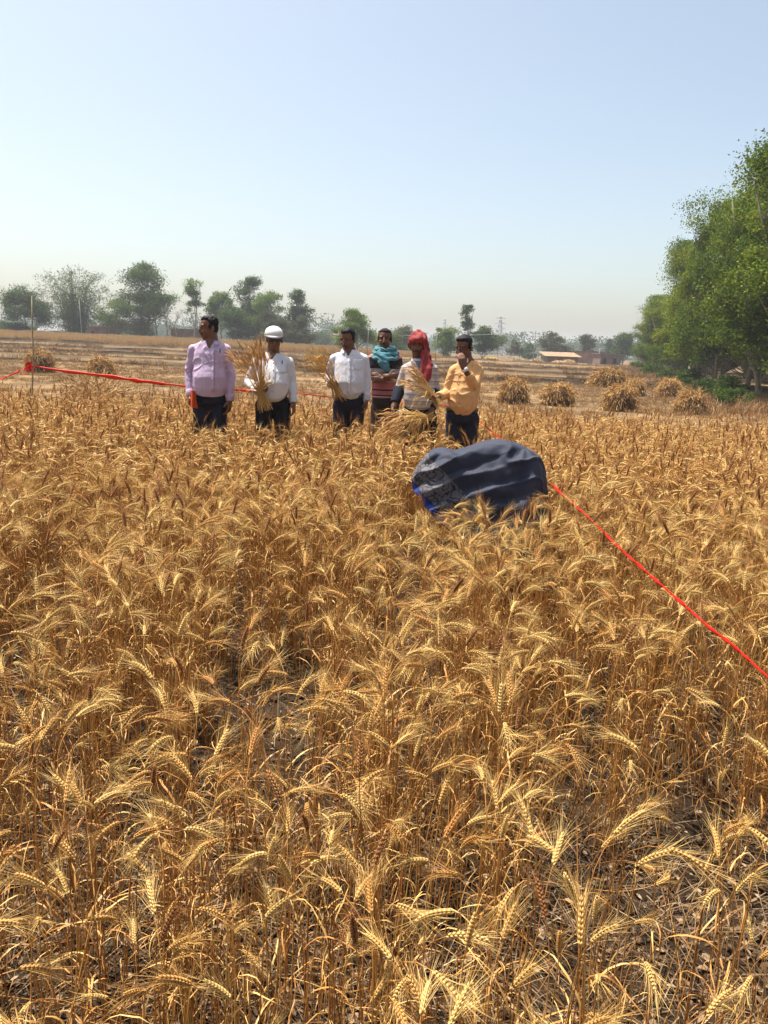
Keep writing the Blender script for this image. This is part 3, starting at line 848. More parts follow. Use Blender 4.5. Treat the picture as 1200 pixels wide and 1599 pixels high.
far_tree(392, 134, 66, 433, 'dark feathery tree top rising out of the large clump on the left', 'tall', m_leaf2, .2, n=8000, gap=.38)
far_tree(415, 130, 70, 457, 'mid green tree above the man in the white cap', 'round', m_leaf4, .2, n=8000)
far_tree(466, 130, 56, 452, 'airy tree with a thin trunk at the right end of the large clump', 'tall', m_leaf2, .2, n=6500, gap=.3)
far_tree(372, 127, 74, 486, 'wide dark bush between the lilac shirt and the white cap', 'round', m_leaf2, .0, n=10000, name='dark_bush', cat='bush')
far_tree(422, 126, 66, 488, 'dark bush behind the man in the white cap', 'round', m_leaf3, .0, n=9000, name='dark_bush', cat='bush')
far_tree(468, 126, 52, 492, 'brownish bush at the foot of the airy tree', 'round', m_leaf3, .0, n=7000, name='brown_bush', cat='bush')
far_tree(559, 92, 66, 486, 'bright green round tree behind the man in the plain white shirt', 'round', m_leaf4, .12, n=11000, gap=.5)
far_tree(634, 135, 44, 506, 'bare topped grey green tree behind the red head scarf', 'round', m_leaf3, .15, n=3800, gap=.35)
far_tree(612, 120, 50, 522, 'low green bush behind the man with the teal scarf', 'round', m_leaf2, .0, n=4500, name='dark_bush', cat='bush')
far_tree(696, 118, 52, 512, 'mid green rounded tree left of the man in the yellow shirt', 'round', m_leaf4, .05, n=6500)
far_tree(728, 122, 30, 474, 'thin dark tree rising behind the head of the man in the yellow shirt', 'tall', m_leaf2, .35, n=2600, gap=.3)
far_tree(752, 120, 46, 509, 'mid green tree right of the man in the yellow shirt', 'round', m_leaf2, .08, n=5000)
far_tree(778, 170, 26, 524, 'small dark tree with a flat crown below the pylon', 'spread', m_leaf, .35, n=2600, gap=.8)
far_tree(803, 175, 26, 531, 'pale thin tree left of the pole', 'round', m_leaf3, .1, n=1800, gap=.4)
far_tree(824, 178, 30, 535, 'dark low tree at the foot of the pole', 'round', m_leaf2, .1, n=1800, gap=.5)
far_tree(866, 150, 52, 520, 'broad olive green tree left of the brick farm building', 'round', m_leaf3, .05, n=7000, gap=.8)
far_tree(912, 165, 34, 523, 'small ragged tree above the roof of the brick farm building', 'round', m_leaf3, .2, n=2400, gap=.35)
far_tree(972, 150, 46, 518, 'dark green tree right of the brick farm building', 'round', m_leaf2, .05, n=6000, gap=.8)
far_tree(950, 190, 24, 530, 'faint hazy tree behind the right end of the brick building', 'tall', m_leaf2, .05, n=2000, gap=.8)
far_tree(504, 210, 44, 520, 'hazy low tree between the two white shirts', 'round', m_leaf2, .05, n=3500, gap=.8)
far_tree(20, 126, 54, 505, 'dusty bush before the dark hut at the far left', 'round', m_leaf2, .0, n=5000, name='dusty_bush', cat='bush')

def bare_tree(px, Y, ytop, label, seed, wpx=26):
    """leafless tree: branching twigs only"""
    p = ground_at(px, Y, .1); H = at(px, ytop, Y).z - p.z; r = random.Random(seed); tr = MB(); tw = MB()
    def grow(a, D, L_, rad, lv):
        n = 3; pts = [a]
        for i in range(n):
            D = (D + Vector((r.gauss(0, .16), r.gauss(0, .16), .05))).normalized(); a = a + D * L_ / n; pts.append(a)
        (tr if lv < 2 else tw).tube(pts, [rad * (1 - .4 * i / n) for i in range(n + 1)], 4, caps=False)
        if lv >= 4: return
        for _ in range(3 if lv else 4):
            d2 = (D + Vector((r.gauss(0, .5), r.gauss(0, .5), r.uniform(-.1, .35)))).normalized()
            grow(pts[r.randint(1, 3)], d2, L_ * r.uniform(.5, .72), max(.012, rad * .5), lv + 1)
    grow(Vector((0, 0, 0)), Vector((0, 0, 1)), H * .42, H * .016, 0)
    t = thing('bare_tree', label, 'tree', p)
    tr.build('trunk', m_palebark, t); tw.build('twigs', m_twig, t)
bare_tree(262, 128, 468, 'leafless tree left of the slender pale green tree', 3)
bare_tree(280, 127, 462, 'leafless tree just above the brick wall on the left', 5)
bare_tree(318, 129, 480, 'leafless tree behind the head of the man in the lilac shirt', 7)

# bamboo clump: many arching culms
def bamboo(px, Y, wpx, ytop, label):
    p = ground_at(px, Y, .1); H = at(px, ytop, Y).z - p.z; W = wpx / F_PX * Y; r = random.Random(77)
    culm = MB(); Cs = []; Ts = []
    for i in range(46):
        a = r.uniform(0, 6.283); q = r.random() ** .5 * W * .16; b = Vector((q * math.cos(a), q * math.sin(a), 0))
        out = Vector((math.cos(a), math.sin(a), 0)) * r.uniform(.05, .55) * W; h = H * r.uniform(.6, 1.02) * (1 - .25 * (out.length / W))
        pts = []; n = 9
        for j in range(n + 1):
            t = j / n; pts.append(b + out * t ** 2.2 + Vector((0, 0, h * math.sin(t * 1.45) / math.sin(1.45))))
        culm.tube(pts, [.05 * (1 - .75 * j / n) for j in range(n + 1)], 4, tint=.5, caps=False)
        tt = r.uniform(-.15, .15)
        for j in range(2 if r.random() < .6 else 1, n + 1):
            m_ = int(r.uniform(10, 42)); c = np.array(pts[j]); s_ = .34 + .45 * math.sin(math.pi * j / n)
            Cs.append(c + rng.normal(0, 1, (m_, 3)) * np.array([s_, s_, s_ * .8])); Ts.append(np.full(m_, .5 + tt) + rng.normal(0, .1, m_))
    n = 7000                                         # dense leafy base
    q = rng.normal(0, 1, (n, 3)) * np.array([W * .19, W * .17, H * .17]) + np.array([0, 0, H * .30]); q = q[q[:, 2] > .1]
    q = q[vnoise(q / .9, 6) > -.5]
    Cs.append(q); Ts.append(.35 + .2 * vnoise(q / 1.2, 9))
    Cs = np.concatenate(Cs); Ts = np.clip(np.concatenate(Ts), 0, 1)
    t = thing('bamboo_clump', label, 'bamboo', p)
    culm.build('culm', m_bamboo, t); add('crown', leaf_cloud('crown', Cs, np.full(len(Cs), .17), Ts, m_bamboo, .3), t)
bamboo(120, 128, 104, 417, 'tall feathery bamboo clump with arching tips on the left')

# the hazy woods far behind: one mass
def woods():
    r = random.Random(12); Cs = []; Ts = []
    for px in range(-260, 1500, 9):
        Y = r.uniform(330, 520); p = ground_at(px, Y); H = r.uniform(7, 13) * (1.35 if 480 < px < 560 else 1) * (1 if px < 990 else 1.2)
        for _ in range(5):
            c = np.array([p.x + r.uniform(-4, 4), Y + r.uniform(-6, 6), p.z + H * r.uniform(.15, .8)])
            m_ = 120; Cs.append(c + np.clip(rng.normal(0, 1, (m_, 3)), -1.6, 1.6) * np.array([2.8, 2.8, 1.5])); Ts.append(np.full(m_, r.uniform(.2, .7)))
    Cs = np.concatenate(Cs); Cs[:, 2] = np.maximum(Cs[:, 2], .2)
    o = add('distant_woods', leaf_cloud('distant_woods', Cs, np.full(len(Cs), .6), np.concatenate(Ts), m_leaf2))
    tag(o, 'faint hazy line of woods along the horizon behind everything', 'woods', kind='stuff')
woods()

# ------------------------------------------------------------------ farm buildings, poles, pylons
def brickmat(name, c1, c2, mortar, sc):
    m = bpy.data.materials.new(name); m.use_nodes = True; nt = m.node_tree; N = nt.nodes; L = nt.links
    b = N['Principled BSDF']; b.inputs['Roughness'].default_value = .9
    tc = N.new('ShaderNodeTexCoord'); mp = N.new('ShaderNodeMapping'); L.new(tc.outputs['Object'], mp.inputs[0]); mp.inputs['Rotation'].default_value = (R(90), 0, 0)
    br = N.new('ShaderNodeTexBrick'); L.new(mp.outputs[0], br.inputs[0]); br.inputs['Scale'].default_value = sc
    br.inputs['Color1'].default_value = (*c1, 1); br.inputs['Color2'].default_value = (*c2, 1); br.inputs['Mortar'].default_value = (*mortar, 1)
    nz = N.new('ShaderNodeTexNoise'); nz.inputs['Scale'].default_value = .8; nz.inputs['Detail'].default_value = 6; L.new(tc.outputs['Object'], nz.inputs[0])
    mr = N.new('ShaderNodeMapRange'); L.new(nz.outputs[0], mr.inputs[0]); mr.inputs[1].default_value = .3; mr.inputs[2].default_value = .7; mr.inputs[3].default_value = .65; mr.inputs[4].default_value = 1.2
    mx = N.new('ShaderNodeMix'); mx.data_type = 'RGBA'; mx.blend_type = 'MULTIPLY'; mx.inputs[0].default_value = 1
    L.new(br.outputs[0], mx.inputs[6]); L.new(mr.outputs[0], mx.inputs[7]); L.new(mx.outputs[2], b.inputs['Base Color'])
    return m
m_brick = brickmat('red_brick', (.26, .12, .08), (.33, .16, .10), (.30, .24, .2), 3)
m_brick2 = brickmat('brown_brick', (.14, .08, .06), (.19, .11, .08), (.16, .12, .1), 3)
m_mud = mat('mud_plaster', (.17, .13, .11), .95, .1, noise=(1.5, .7, 1.2))
m_tin = mat('tin_roof', (.13, .14, .155), .6, .3, noise=(1.5, .7, 1.15))
m_tile = mat('pale_roof', (.30, .19, .12), .9, .1, noise=(2, .7, 1.2))
m_thatch = mat('thatch', (.30, .22, .13), .95, .1, noise=(4, .6, 1.3), bump=(8, .6, .1))
m_dark = mat('dark_opening', (.02, .018, .016), .9, .1)
m_conc = mat('concrete_pole', (.27, .26, .245), .85, .2, noise=(3, .8, 1.1))
m_steel = mat('galvanised_steel', (.36, .38, .41), .6, .4)

def house(px0, px1, Y, ytop, depth, label, name='farm_building', wall=None, roof=None, roof_kind='flat', openings=(), rz=0.0, over=.25, rise=.5, cat='building'):
    a = ground_at(px0, Y, .3); b = ground_at(px1, Y, .3); zt = at((px0 + px1) / 2, ytop, Y).z; z0 = min(a.z, b.z); W = b.x - a.x; Hh = zt - z0
    t = thing(name, label, cat, ((a.x + b.x) / 2, Y, z0), rz)
    mb = MB(); w2 = W / 2
    # front wall with real openings (x0, x1, z0, z1 as fractions)
    th = .25
    ops = sorted(openings)
    x = 0.0
    for (o0, o1, zz0, zz1) in ops:
        if o0 > x: mb.box(((x + o0) / 2 * W - w2, th / 2, Hh / 2), ((o0 - x) * W, th, Hh))
        if zz0 > 0: mb.box(((o0 + o1) / 2 * W - w2, th / 2, Hh * zz0 / 2), ((o1 - o0) * W, th, Hh * zz0))
        mb.box(((o0 + o1) / 2 * W - w2, th / 2, Hh * (zz1 + 1) / 2), ((o1 - o0) * W, th, Hh * (1 - zz1)))
        x = o1
    mb.box(((x + 1) / 2 * W - w2, th / 2, Hh / 2), ((1 - x) * W, th, Hh))
    mb.box((-w2 + th / 2, depth / 2 + th / 2, Hh / 2), (th, depth - th, Hh)); mb.box((w2 - th / 2, depth / 2 + th / 2, Hh / 2), (th, depth - th, Hh))
    mb.box((0, depth - th / 2 + th, Hh / 2), (W, th, Hh))
    mb.build('wall', wall or m_brick, t, smooth=False)
    rb = MB()
    if roof_kind == 'flat': rb.box((0, depth / 2 + th / 2, Hh + .07), (W + over * 2, depth + over * 2 + th, .13))
    elif roof_kind == 'lean':
        vs = [(-w2 - over, -over, Hh + .02), (w2 + over, -over, Hh + .02), (w2 + over, depth + over, Hh + rise), (-w2 - over, depth + over, Hh + rise)]
        vs += [(x, y, z + .08) for x, y, z in vs]
        rb.put(vs, [(3, 2, 1, 0), (4, 5, 6, 7), (0, 1, 5, 4), (1, 2, 6, 5), (2, 3, 7, 6), (3, 0, 4, 7)])
    elif roof_kind == 'gable':
        vs = [(-w2 - over, -over, Hh - .05), (w2 + over, -over, Hh - .05), (w2 + over, depth / 2, Hh + rise), (-w2 - over, depth / 2, Hh + rise), (w2 + over, depth + over, Hh - .05), (-w2 - over, depth + over, Hh - .05)]
        top = [(x, y, z + .12) for x, y, z in vs]
        rb.put(vs + top, [(3, 2, 1, 0), (5, 4, 2, 3), (6, 7, 8, 9), (9, 8, 10, 11), (0, 1, 7, 6), (4, 5, 11, 10), (1, 2, 8, 7), (2, 4, 10, 8), (3, 0, 6, 9), (5, 3, 9, 11)])
    if roof_kind != 'none': rb.build('roof', roof or m_mud, t, smooth=False)
    else:      # broken wall top
        r = random.Random(int(px0))
        for i in range(int(W / .6)):
            if r.random() < .6: rb.box((-w2 + .3 + i * .6, th / 2, Hh + .1), (.58, th * .96, .2 * r.uniform(.4, 1.4)))
        rb.build('wall_coping', wall or m_brick, t, smooth=False)
    return t
house(893, 952, 150, 549.5, 6, 'long red brick farm building with a dark doorway right of the light roofed shed', openings=[(.55, .70, 0, .62)], roof_kind='flat', roof=m_brick2)
house(855, 903, 128, 557.5, 5, 'low farm shed with a pale sloping roof in front of the brick building', wall=m_brick2, roof=m_tile, roof_kind='lean', openings=[(.30, .44, 0, .8), (.62, .85, .2, .8)], over=.5, rise=.7, name='farm_shed', cat='shed')
house(938, 970, 138, 553.5, 5, 'dark brick outbuilding with two openings at the right of the farm', wall=m_brick2, roof=m_mud, openings=[(.12, .30, 0, .75), (.6, .8, .3, .75)], name='farm_outbuilding')
house(268, 330, 140, 514, 5, 'ruined brown brick wall with ragged top behind the bare trees', wall=m_brick2, roof_kind='none', openings=[(.42, .55, 0, .6)], name='brick_ruin', cat='ruin')
house(66, 108, 150, 517.5, 7, 'low hut with a grey sloping roof left of the bamboo clump', wall=m_mud, roof=m_tin, roof_kind='gable', openings=[(.3, .42, 0, .8)], over=.5, rise=2.4, name='tin_roofed_hut', cat='hut')
house(-40, 36, 140, 516, 5, 'dark mud hut at the left edge of the picture', wall=m_mud, roof=m_thatch, roof_kind='gable', openings=[(.7, .8, 0, .8)], rise=.6, name='mud_hut', cat='hut')
house(140, 167, 122, 511, 4, 'dark brown brick hut under the bamboo clump', wall=m_brick2, roof=m_mud, openings=[(.15, .35, 0, .7)], name='brick_hut', cat='hut')
house(524, 533, 150, 524, 4, 'tiny hut with a dark roof behind the man in the plain white shirt', wall=m_mud, roof=m_bark, roof_kind='gable', rise=.7, over=.5, name='thatched_hut', cat='hut')

def mound(px, Y, wpx, hpx, label, name, cat, m=None, seed=1):
    p = ground_at(px, Y, .1); w = wpx / 2 / F_PX * Y; h = hpx / F_PX * Y; mb = MB(); k = 28; n = 10; vs = []
    for i in range(n + 1):
        ph = i / n * math.pi / 2
        for j in range(k):
            th = 6.283 * j / k; v = np.array([[math.cos(th) * 2, math.sin(th) * 2, ph * 2.5 + seed]]); q = 1 + .13 * float(vnoise(v, seed)[0]) + .06 * float(vnoise(v * 3, seed)[0])
            vs.append((w * math.cos(ph) ** .7 * math.cos(th) * q, w * .8 * math.cos(ph) ** .7 * math.sin(th) * q, h * math.sin(ph) * q))
    mb.put(vs, [(i * k + j, i * k + (j + 1) % k, (i + 1) * k + (j + 1) % k, (i + 1) * k + j) for i in range(n) for j in range(k)], .5)
    r = random.Random(seed)
    for _ in range(500):
        th = r.uniform(0, 6.283); ph = r.uniform(0, 1.4); c = Vector((w * math.cos(ph) ** .7 * math.cos(th), w * .8 * math.cos(ph) ** .7 * math.sin(th), h * math.sin(ph)))
        D = Vector((r.gauss(0, 1), r.gauss(0, 1), r.gauss(0, .6))).normalized(); mb.ribbon([c, c + D * .25, c + D * .45 - Vector((0, 0, .1))], [.05, .04, .02], D.orthogonal(), tint=r.uniform(.4, .9))
    o = mb.build(name, m or m_straw); o.location = p; tag(o, label, cat)
mound(75, 116, 42, 10, 'long low straw mound in front of the grey roofed hut', 'straw_mound', 'straw heap', seed=2)
mound(803, 120, 26, 11, 'small grey haystack left of the pole', 'haystack', 'haystack', m_thatch, 3)
mound(838, 122, 26, 8, 'low grey haystack at the foot of the pole', 'haystack', 'haystack', m_thatch, 4)
mound(872, 112, 20, 9, 'left one of two straw stacks before the pale roofed shed', 'straw_stack', 'straw heap', seed=5)
mound(889, 112, 22, 11, 'right one of two straw stacks before the pale roofed shed', 'straw_stack', 'straw heap', seed=6)
mound(768, 150, 24, 5, 'small yellow flowering patch below the pylon', 'mustard_patch', 'crop patch', mat('yellow_blossom', (.40, .30, .04), .8, .1, noise=(6, .7, 1.2)), 7)
mound(1003, 33.5, 9, 4, 'pale stone lying between the right-hand stooks', 'pale_stone', 'stone', m_conc, 8)

def pole(px, py_foot_off, Y, px_top, ytop, label, cross=True, rad=.085, name='utility_pole'):
    p = ground_at(px, Y, .2); tp = at(px_top, ytop, Y); D = tp - p
    t = thing(name, label, 'pole', p)
    mb = MB(); mb.tube([(0, 0, 0), D * .5, D], [rad, rad * .85, rad * .65], 8); mb.build('shaft', m_conc, t)
    if cross:
        c = MB(); c.box(D * .93, (1.1, .08, .09)); c.box(D * .84, (.7, .08, .08)); c.build('crossarm', m_steel, t)
        ins = MB()
        for sx in (-.5, 0, .5): ins.tube([D * .93 + Vector((sx, 0, .05)), D * .93 + Vector((sx, 0, .13)), D * .93 + Vector((sx, 0, .22))], [.05, .065, .035], 6)
        ins.build('insulators', m_tin, t)
    return p + D
pa = pole(130, 0, 112, 124, 468, 'pale leaning utility pole in front of the bamboo clump', cross=False)
pb = pole(573, 0, 80, 577, 502, 'thin pale pole between the plain white shirt and the teal scarf', cross=False, rad=.05)
pc = pole(680, 0, 85, 683, 520, 'thin pale pole left of the man in the yellow shirt', cross=False, rad=.045)
pd = pole(833, 0, 112, 837, 517, 'utility pole with crossarms left of the brick farm building')
pe = pole(936, 0, 140, 937, 543, 'short pole in front of the long brick building', cross=False)
pf = pole(486, 0, 125, 487, 512, 'pole at the right end of the large clump of trees', rad=.10)

def pylon(px, Y, ytop, label, w=3.0, arms=3):
    p = ground_at(px, Y); H = at(px, ytop, Y).z - p.z; t = thing('lattice_pylon', label, 'pylon', p)
    mb = MB(); q = .14
    def W(z): return w * (1 - z / H) ** .9 + .5
    n = 8; zs = [H * (1 - (1 - i / n) ** 1.25) for i in range(n + 1)]
    for i in range(n):
        a, b = zs[i], zs[i + 1]; wa, wb = W(a) / 2, W(b) / 2
        C0 = [Vector((sx * wa, sy * wa, a)) for sx, sy in ((-1, -1), (1, -1), (1, 1), (-1, 1))]; C1 = [Vector((sx * wb, sy * wb, b)) for sx, sy in ((-1, -1), (1, -1), (1, 1), (-1, 1))]
        for j in range(4):
            mb.tube([C0[j], C1[j]], [q, q], 4); mb.tube([C0[j], C1[(j + 1) % 4]], [q * .5, q * .5], 3); mb.tube([C0[(j + 1) % 4], C1[j]], [q * .5, q * .5], 3)
    mb.build('tower', m_steel, t)
    if arms:
        ar = MB()
        for k in range(arms):
            z = H * (.68 + .13 * k); L_ = H * (.15 - .012 * k)
            for sx in (-1, 1):
                ar.tube([(0, 0, z), (sx * L_, 0, z)], [q * .8, q * .5], 4); ar.tube([(0, 0, z + H * .04), (sx * L_, 0, z)], [q * .6, q * .4], 4)
        ar.build('crossarms', m_steel, t)
pylon(778, 340, 493, 'steel lattice pylon with three pairs of crossarms above the small dark tree')
pylon(692, 380, 497, 'narrow lattice mast left of the thin dark tree', 1.6, 0)
# a wire strung from the pole on the left to the pole at the farm
def wire(a, b, sag, label):
    mb = MB(); mb.tube([a.lerp(b, i / 24) - Vector((0, 0, sag * (1 - (2 * i / 24 - 1) ** 2))) for i in range(25)], .018, 4); o = mb.build('power_line', m_steel); tag(o, label, 'cable')
wire(pf, pd, .9, 'faint power line sagging across the sky between two poles')

# ------------------------------------------------------------------ people
def remesh(mb, name, mats, voxel, smooth_it=4, disp=None, factor=.5):
    """joins the shapes of mb into one continuous skin"""
    me0 = mb.mesh('tmp', [])
    o = bpy.data.objects.new('tmp', me0); COL.objects.link(o)
    md = o.modifiers.new('r', 'REMESH'); md.mode = 'VOXEL'; md.voxel_size = voxel; md.adaptivity = 0
    ms = o.modifiers.new('s', 'SMOOTH'); ms.factor = factor; ms.iterations = smooth_it
    dg = bpy.context.evaluated_depsgraph_get()
    ev = o.evaluated_get(dg); me = bpy.data.meshes.new_from_object(ev)
    bpy.data.objects.remove(o); bpy.data.meshes.remove(me0)
    me.name = name; n = len(me.vertices)
    co = np.empty(n * 3, np.float32); me.vertices.foreach_get('co', co); co = co.reshape(-1, 3).astype(float)
    if disp is not None:
        no = np.empty(n * 3, np.float32); me.vertices.foreach_get('normal', no); no = no.reshape(-1, 3)
        co = co + no * disp(co, no)[:, None]
        me.vertices.foreach_set('co', co.astype(np.float32).ravel()); me.update()
    me.materials.clear()
    for m in mats: me.materials.append(m)
    me.polygons.foreach_set('use_smooth', np.ones(len(me.polygons), bool))
    return me, co

def fold(seed, amp=.006, amp2=.0012):
    """creases: thin ridges running slantwise and down the cloth"""
    def f(co, no):
        w = co + .03 * np.stack([vnoise(co * 9, seed + 7), vnoise(co * 9, seed + 8), vnoise(co * 9, seed + 9)], 1)
        def ridge(q, s): return np.clip(1 - np.abs(vnoise(q, s)) * 4.5, 0, 1) ** 1.3
        a = ridge(np.column_stack([w[:, 0] * 11 + w[:, 2] * 7, w[:, 1] * 9, w[:, 2] * 6 - w[:, 0] * 3]), seed)
        b = ridge(np.column_stack([w[:, 0] * 9 - w[:, 2] * 12, w[:, 1] * 9, w[:, 2] * 11]), seed + 1)
        c = vnoise(co * np.array([7, 7, 4]), seed + 2)
        m_ = sstep(-.1, .5, vnoise(co * 3.2, seed + 5))
        return amp * (.25 + m_) * (a * .55 + b * .5 + c * .25 - .25) + amp2 * vnoise(co * 45, seed + 3)
    return f

def rotm(yaw, pitch=0, roll=0):
    """head turn: yaw > 0 turns the face to the picture's left, pitch > 0 looks down"""
    return Matrix.Rotation(R(-yaw), 3, 'Z') @ Matrix.Rotation(R(roll), 3, 'Y') @ Matrix.Rotation(R(pitch), 3, 'X')

def skin_mat(name, base, lip, hair=(.012, .010, .009)):
    m = mat(name, None, .55, .22, ramp=[(0.0, hair), (.25, tuple(c * .6 for c in base)), (.5, base), (.74, lip), (.9, (.35, .32, .30))], bump=(60, .15, .003))
    m.node_tree.nodes['Color Ramp'].color_ramp.interpolation = 'LINEAR'
    return m
sk1 = skin_mat('brown_skin', (.155, .074, .043), (.14, .055, .045))
sk2 = skin_mat('dark_brown_skin', (.135, .064, .038), (.12, .048, .038))
m_hair = mat('black_hair', (.008, .007, .007), .7, .2, bump=(90, .6, .004))

def hand(mb, wrist, d, palm_n, thumb_dir, curl=.35, grip=False):
    """palm and five fingers. d: pointing direction, palm_n: where the palm looks, thumb_dir: thumb side"""
    d = Vector(d).normalized(); pn = Vector(palm_n); pn = (pn - d * pn.dot(d)).normalized(); s = d.cross(pn)
    if s.dot(Vector(thumb_dir)) < 0: s = -s
    w = Vector(wrist)
    mb.tube([w, w + d * .025, w + d * .06, w + d * .088], [(.026, .021), (.034, .018), (.041, .016), (.038, .013)], 10, ref=s)
    for i, (off, L_) in enumerate(((.029, .068), (.010, .077), (-.010, .071), (-.028, .056))):
        p = w + d * .086 + s * off; a = curl * .6; D = d
        for j, q in enumerate((.44, .32, .24)):
            a2 = a + (1.15 if grip else .35) * (j + .6) * (.9 + .12 * i)
            D = (d * math.cos(a2) + pn * math.sin(a2)).normalized()
            e = p + D * L_ * q
            mb.cap(p, e, .0088 - .0008 * j, .0082 - .001 * j, 8); p = e
    p = w + d * .022 + s * .028; D = (s * .75 + d * .6 + pn * .35).normalized(); e = p + D * .036; mb.cap(p, e, .013, .0105, 8)
    D2 = (d * .8 + s * (.1 if grip else .35) + pn * (.9 if grip else .3)).normalized(); mb.cap(e, e + D2 * .032, .0105, .0085, 8)

def make_head(mb, c, Rm, sc=1.0):
    """c: centre between the eyes' height and the middle of the skull"""
    def q(x, y, z): return c + Rm @ (Vector((x, -y, z)) * sc)     # y forward
    Rr = Rm
    mb.ell(q(0, .000, .035), (.074 * sc, .084 * sc, .084 * sc), Rr, 20, 14)
    mb.ell(q(0, .022, -.035), (.060 * sc, .068 * sc, .072 * sc), Rr, 18, 12)
    mb.ell(q(0, .060, -.086), (.026 * sc, .024 * sc, .020 * sc), Rr)            # chin
    for s in (-1, 1):
        mb.ell(q(s * .038, .055, -.025), (.024 * sc, .026 * sc, .022 * sc), Rr)   # cheek
        mb.ell(q(s * .030, .076, .030), (.026 * sc, .012 * sc, .009 * sc), Rr)    # brow ridge
        mb.ell(q(s * .079, -.008, -.008), (.009 * sc, .020 * sc, .032 * sc), Rr @ Matrix.Rotation(R(-14), 3, 'X'))  # ear
        mb.ell(q(s * .031, .070, .010), (.014 * sc, .010 * sc, .008 * sc), Rr)    # eyeball and lid
        mb.ell(q(s * .012, .094, -.034), (.009 * sc, .010 * sc, .008 * sc), Rr)   # nostril
    mb.cap(q(0, .084, .018), q(0, .104, -.026), .0095 * sc, .013 * sc, 10)       # nose
    mb.ell(q(0, .084, -.056), (.026 * sc, .012 * sc, .007 * sc), Rr); mb.ell(q(0, .082, -.067), (.022 * sc, .012 * sc, .008 * sc), Rr)  # lips

def face_tint(co, c, Rm, sc, moustache=False, beard=.0):
    d = (co - np.array(c)) @ np.array(Rm)          # into head coordinates
    x, y, z = d[:, 0] / sc, -d[:, 1] / sc, d[:, 2] / sc
    t = np.full(len(co), .5)
    rr = x ** 2 + y ** 2 + z ** 2 < .118 ** 2
    t = np.where(rr & (((np.abs(x) - .031) / .024) ** 2 + ((z - .030 + .12 * (np.abs(x) - .031)) / .0055) ** 2 < 1) & (y > .05), .02, t)   # brows
    t = np.where(rr & (((np.abs(x) - .031) / .0135) ** 2 + ((z - .010) / .0055) ** 2 < 1) & (y > .05), .9, t)
    t = np.where(rr & (((np.abs(x) - .031) / .0065) ** 2 + ((z - .010) / .0062) ** 2 < 1) & (y > .05), .0, t)
    t = np.where(rr & ((x / .027) ** 2 + ((z + .061) / .010) ** 2 < 1) & (y > .06), .74, t)
    t = np.where(rr & ((x / .024) ** 2 + ((z + .0615) / .0016) ** 2 < 1) & (y > .06), .2, t)
    if moustache: t = np.where(rr & ((x / .034) ** 2 + ((z + .045 + .25 * np.abs(x)) / .0075) ** 2 < 1) & (y > .06), .03, t)
    if beard: t = np.where(rr & (z < -.045) & (y > .0) & (t == .5), .5 - beard, t)
    return t

def person(label, Y, base_px, head, neck, sh, el, wr, torso, hips, feet, hands, skin=sk1, arm_r=(.046, .036, .026), cut=None, moustache=False, beard=0, hair_kind='short', group=None, prim=None):
    """body as ONE continuous skin; returns (empty, info for the clothes). All joints are world points"""
    base = ground_at(base_px, Y)
    t = thing('person', label, 'person', base, 0, group)
    mb = MB()
    L = lambda p: Vector(p) - base
    hc = L(head[0]); Rm = rotm(*head[1]); sc = head[2]
    make_head(mb, hc, Rm, sc)
    nk = L(neck)
    mb.cap(nk - Vector((0, 0, .02)), hc + Rm @ Vector((0, .012, -.05)), .060, .054, 14)
    # torso, slimmer than the shirt over it
    prev = None
    pts = [L(p[0]) for p in torso]; rad = [(p[1] * .84, p[2] * .84) for p in torso]
    mb.tube(pts, rad, 20, ref=(1, 0, 0))
    hp = [L(p) for p in hips]; ft = [L(p) for p in feet]
    for k in (0, 1):
        s, e, w = L(sh[k]), L(el[k]), L(wr[k])
        mb.cap(s, e, arm_r[0] * .85, arm_r[1] * .85); mb.cap(e, w, arm_r[1] * .85, arm_r[2] * .88)
        kn = hp[k].lerp(ft[k], .5) + Vector((0, -.02, 0)); mb.cap(hp[k], kn, .056, .042); mb.cap(kn, ft[k] + Vector((0, 0, .07)), .042, .034)
        mb.cap(ft[k] + Vector((0, .03, .035)), ft[k] + Vector((0, -.15, .03)), .038, .033)
        hand(mb, w, *hands[k])
    me, co = remesh(mb, 'body', [skin], .0055, 3, factor=.45)
    ti = face_tint(co, hc, Rm, sc, moustache, beard)
    a = me.attributes.new('tint', 'FLOAT', 'POINT'); a.data.foreach_set('value', ti.astype(np.float32))
    add('body', me, t)
    if hair_kind:
        hb = MB()
        hq = lambda x, y, z: hc + Rm @ (Vector((x, -y, z)) * sc)
        hb.ell(hq(0, -.014, .050), (.079 * sc, .080 * sc, .076 * sc), Rm, 20, 14)
        hb.ell(hq(0, .016, .088), (.060 * sc, .058 * sc, .034 * sc), Rm, 16, 10)
        hb.ell(hq(0, -.036, .004), (.068 * sc, .052 * sc, .066 * sc), Rm, 16, 10)
        for s in (-1, 1): hb.ell(hq(s * .072, .008, .020), (.011 * sc, .022 * sc, .030 * sc), Rm)
        hm, _ = remesh(hb, 'hair', [m_hair], .006, 3, lambda c, n: .0035 * vnoise(c * 70, 3) + .003 * vnoise(c * 30, 4))
        add('hair', hm, t)
    return t, L, base, hc, Rm, sc

def garment(name, t, prims, m, voxel=.009, seed=1, amp=.007, smooth_it=3, cuts=None):
    mb = MB()
    for kind, *a in prims:
        getattr(mb, kind)(*a[0], **(a[1] if len(a) > 1 else {}))
    me, co = remesh(mb, name, [m], voxel, smooth_it, fold(seed, amp))
    o = add(name, me, t)
    bm = bmesh.new(); bm.from_mesh(me); bvh = BVHTree.FromBMesh(bm); bm.free()
    return o, bvh

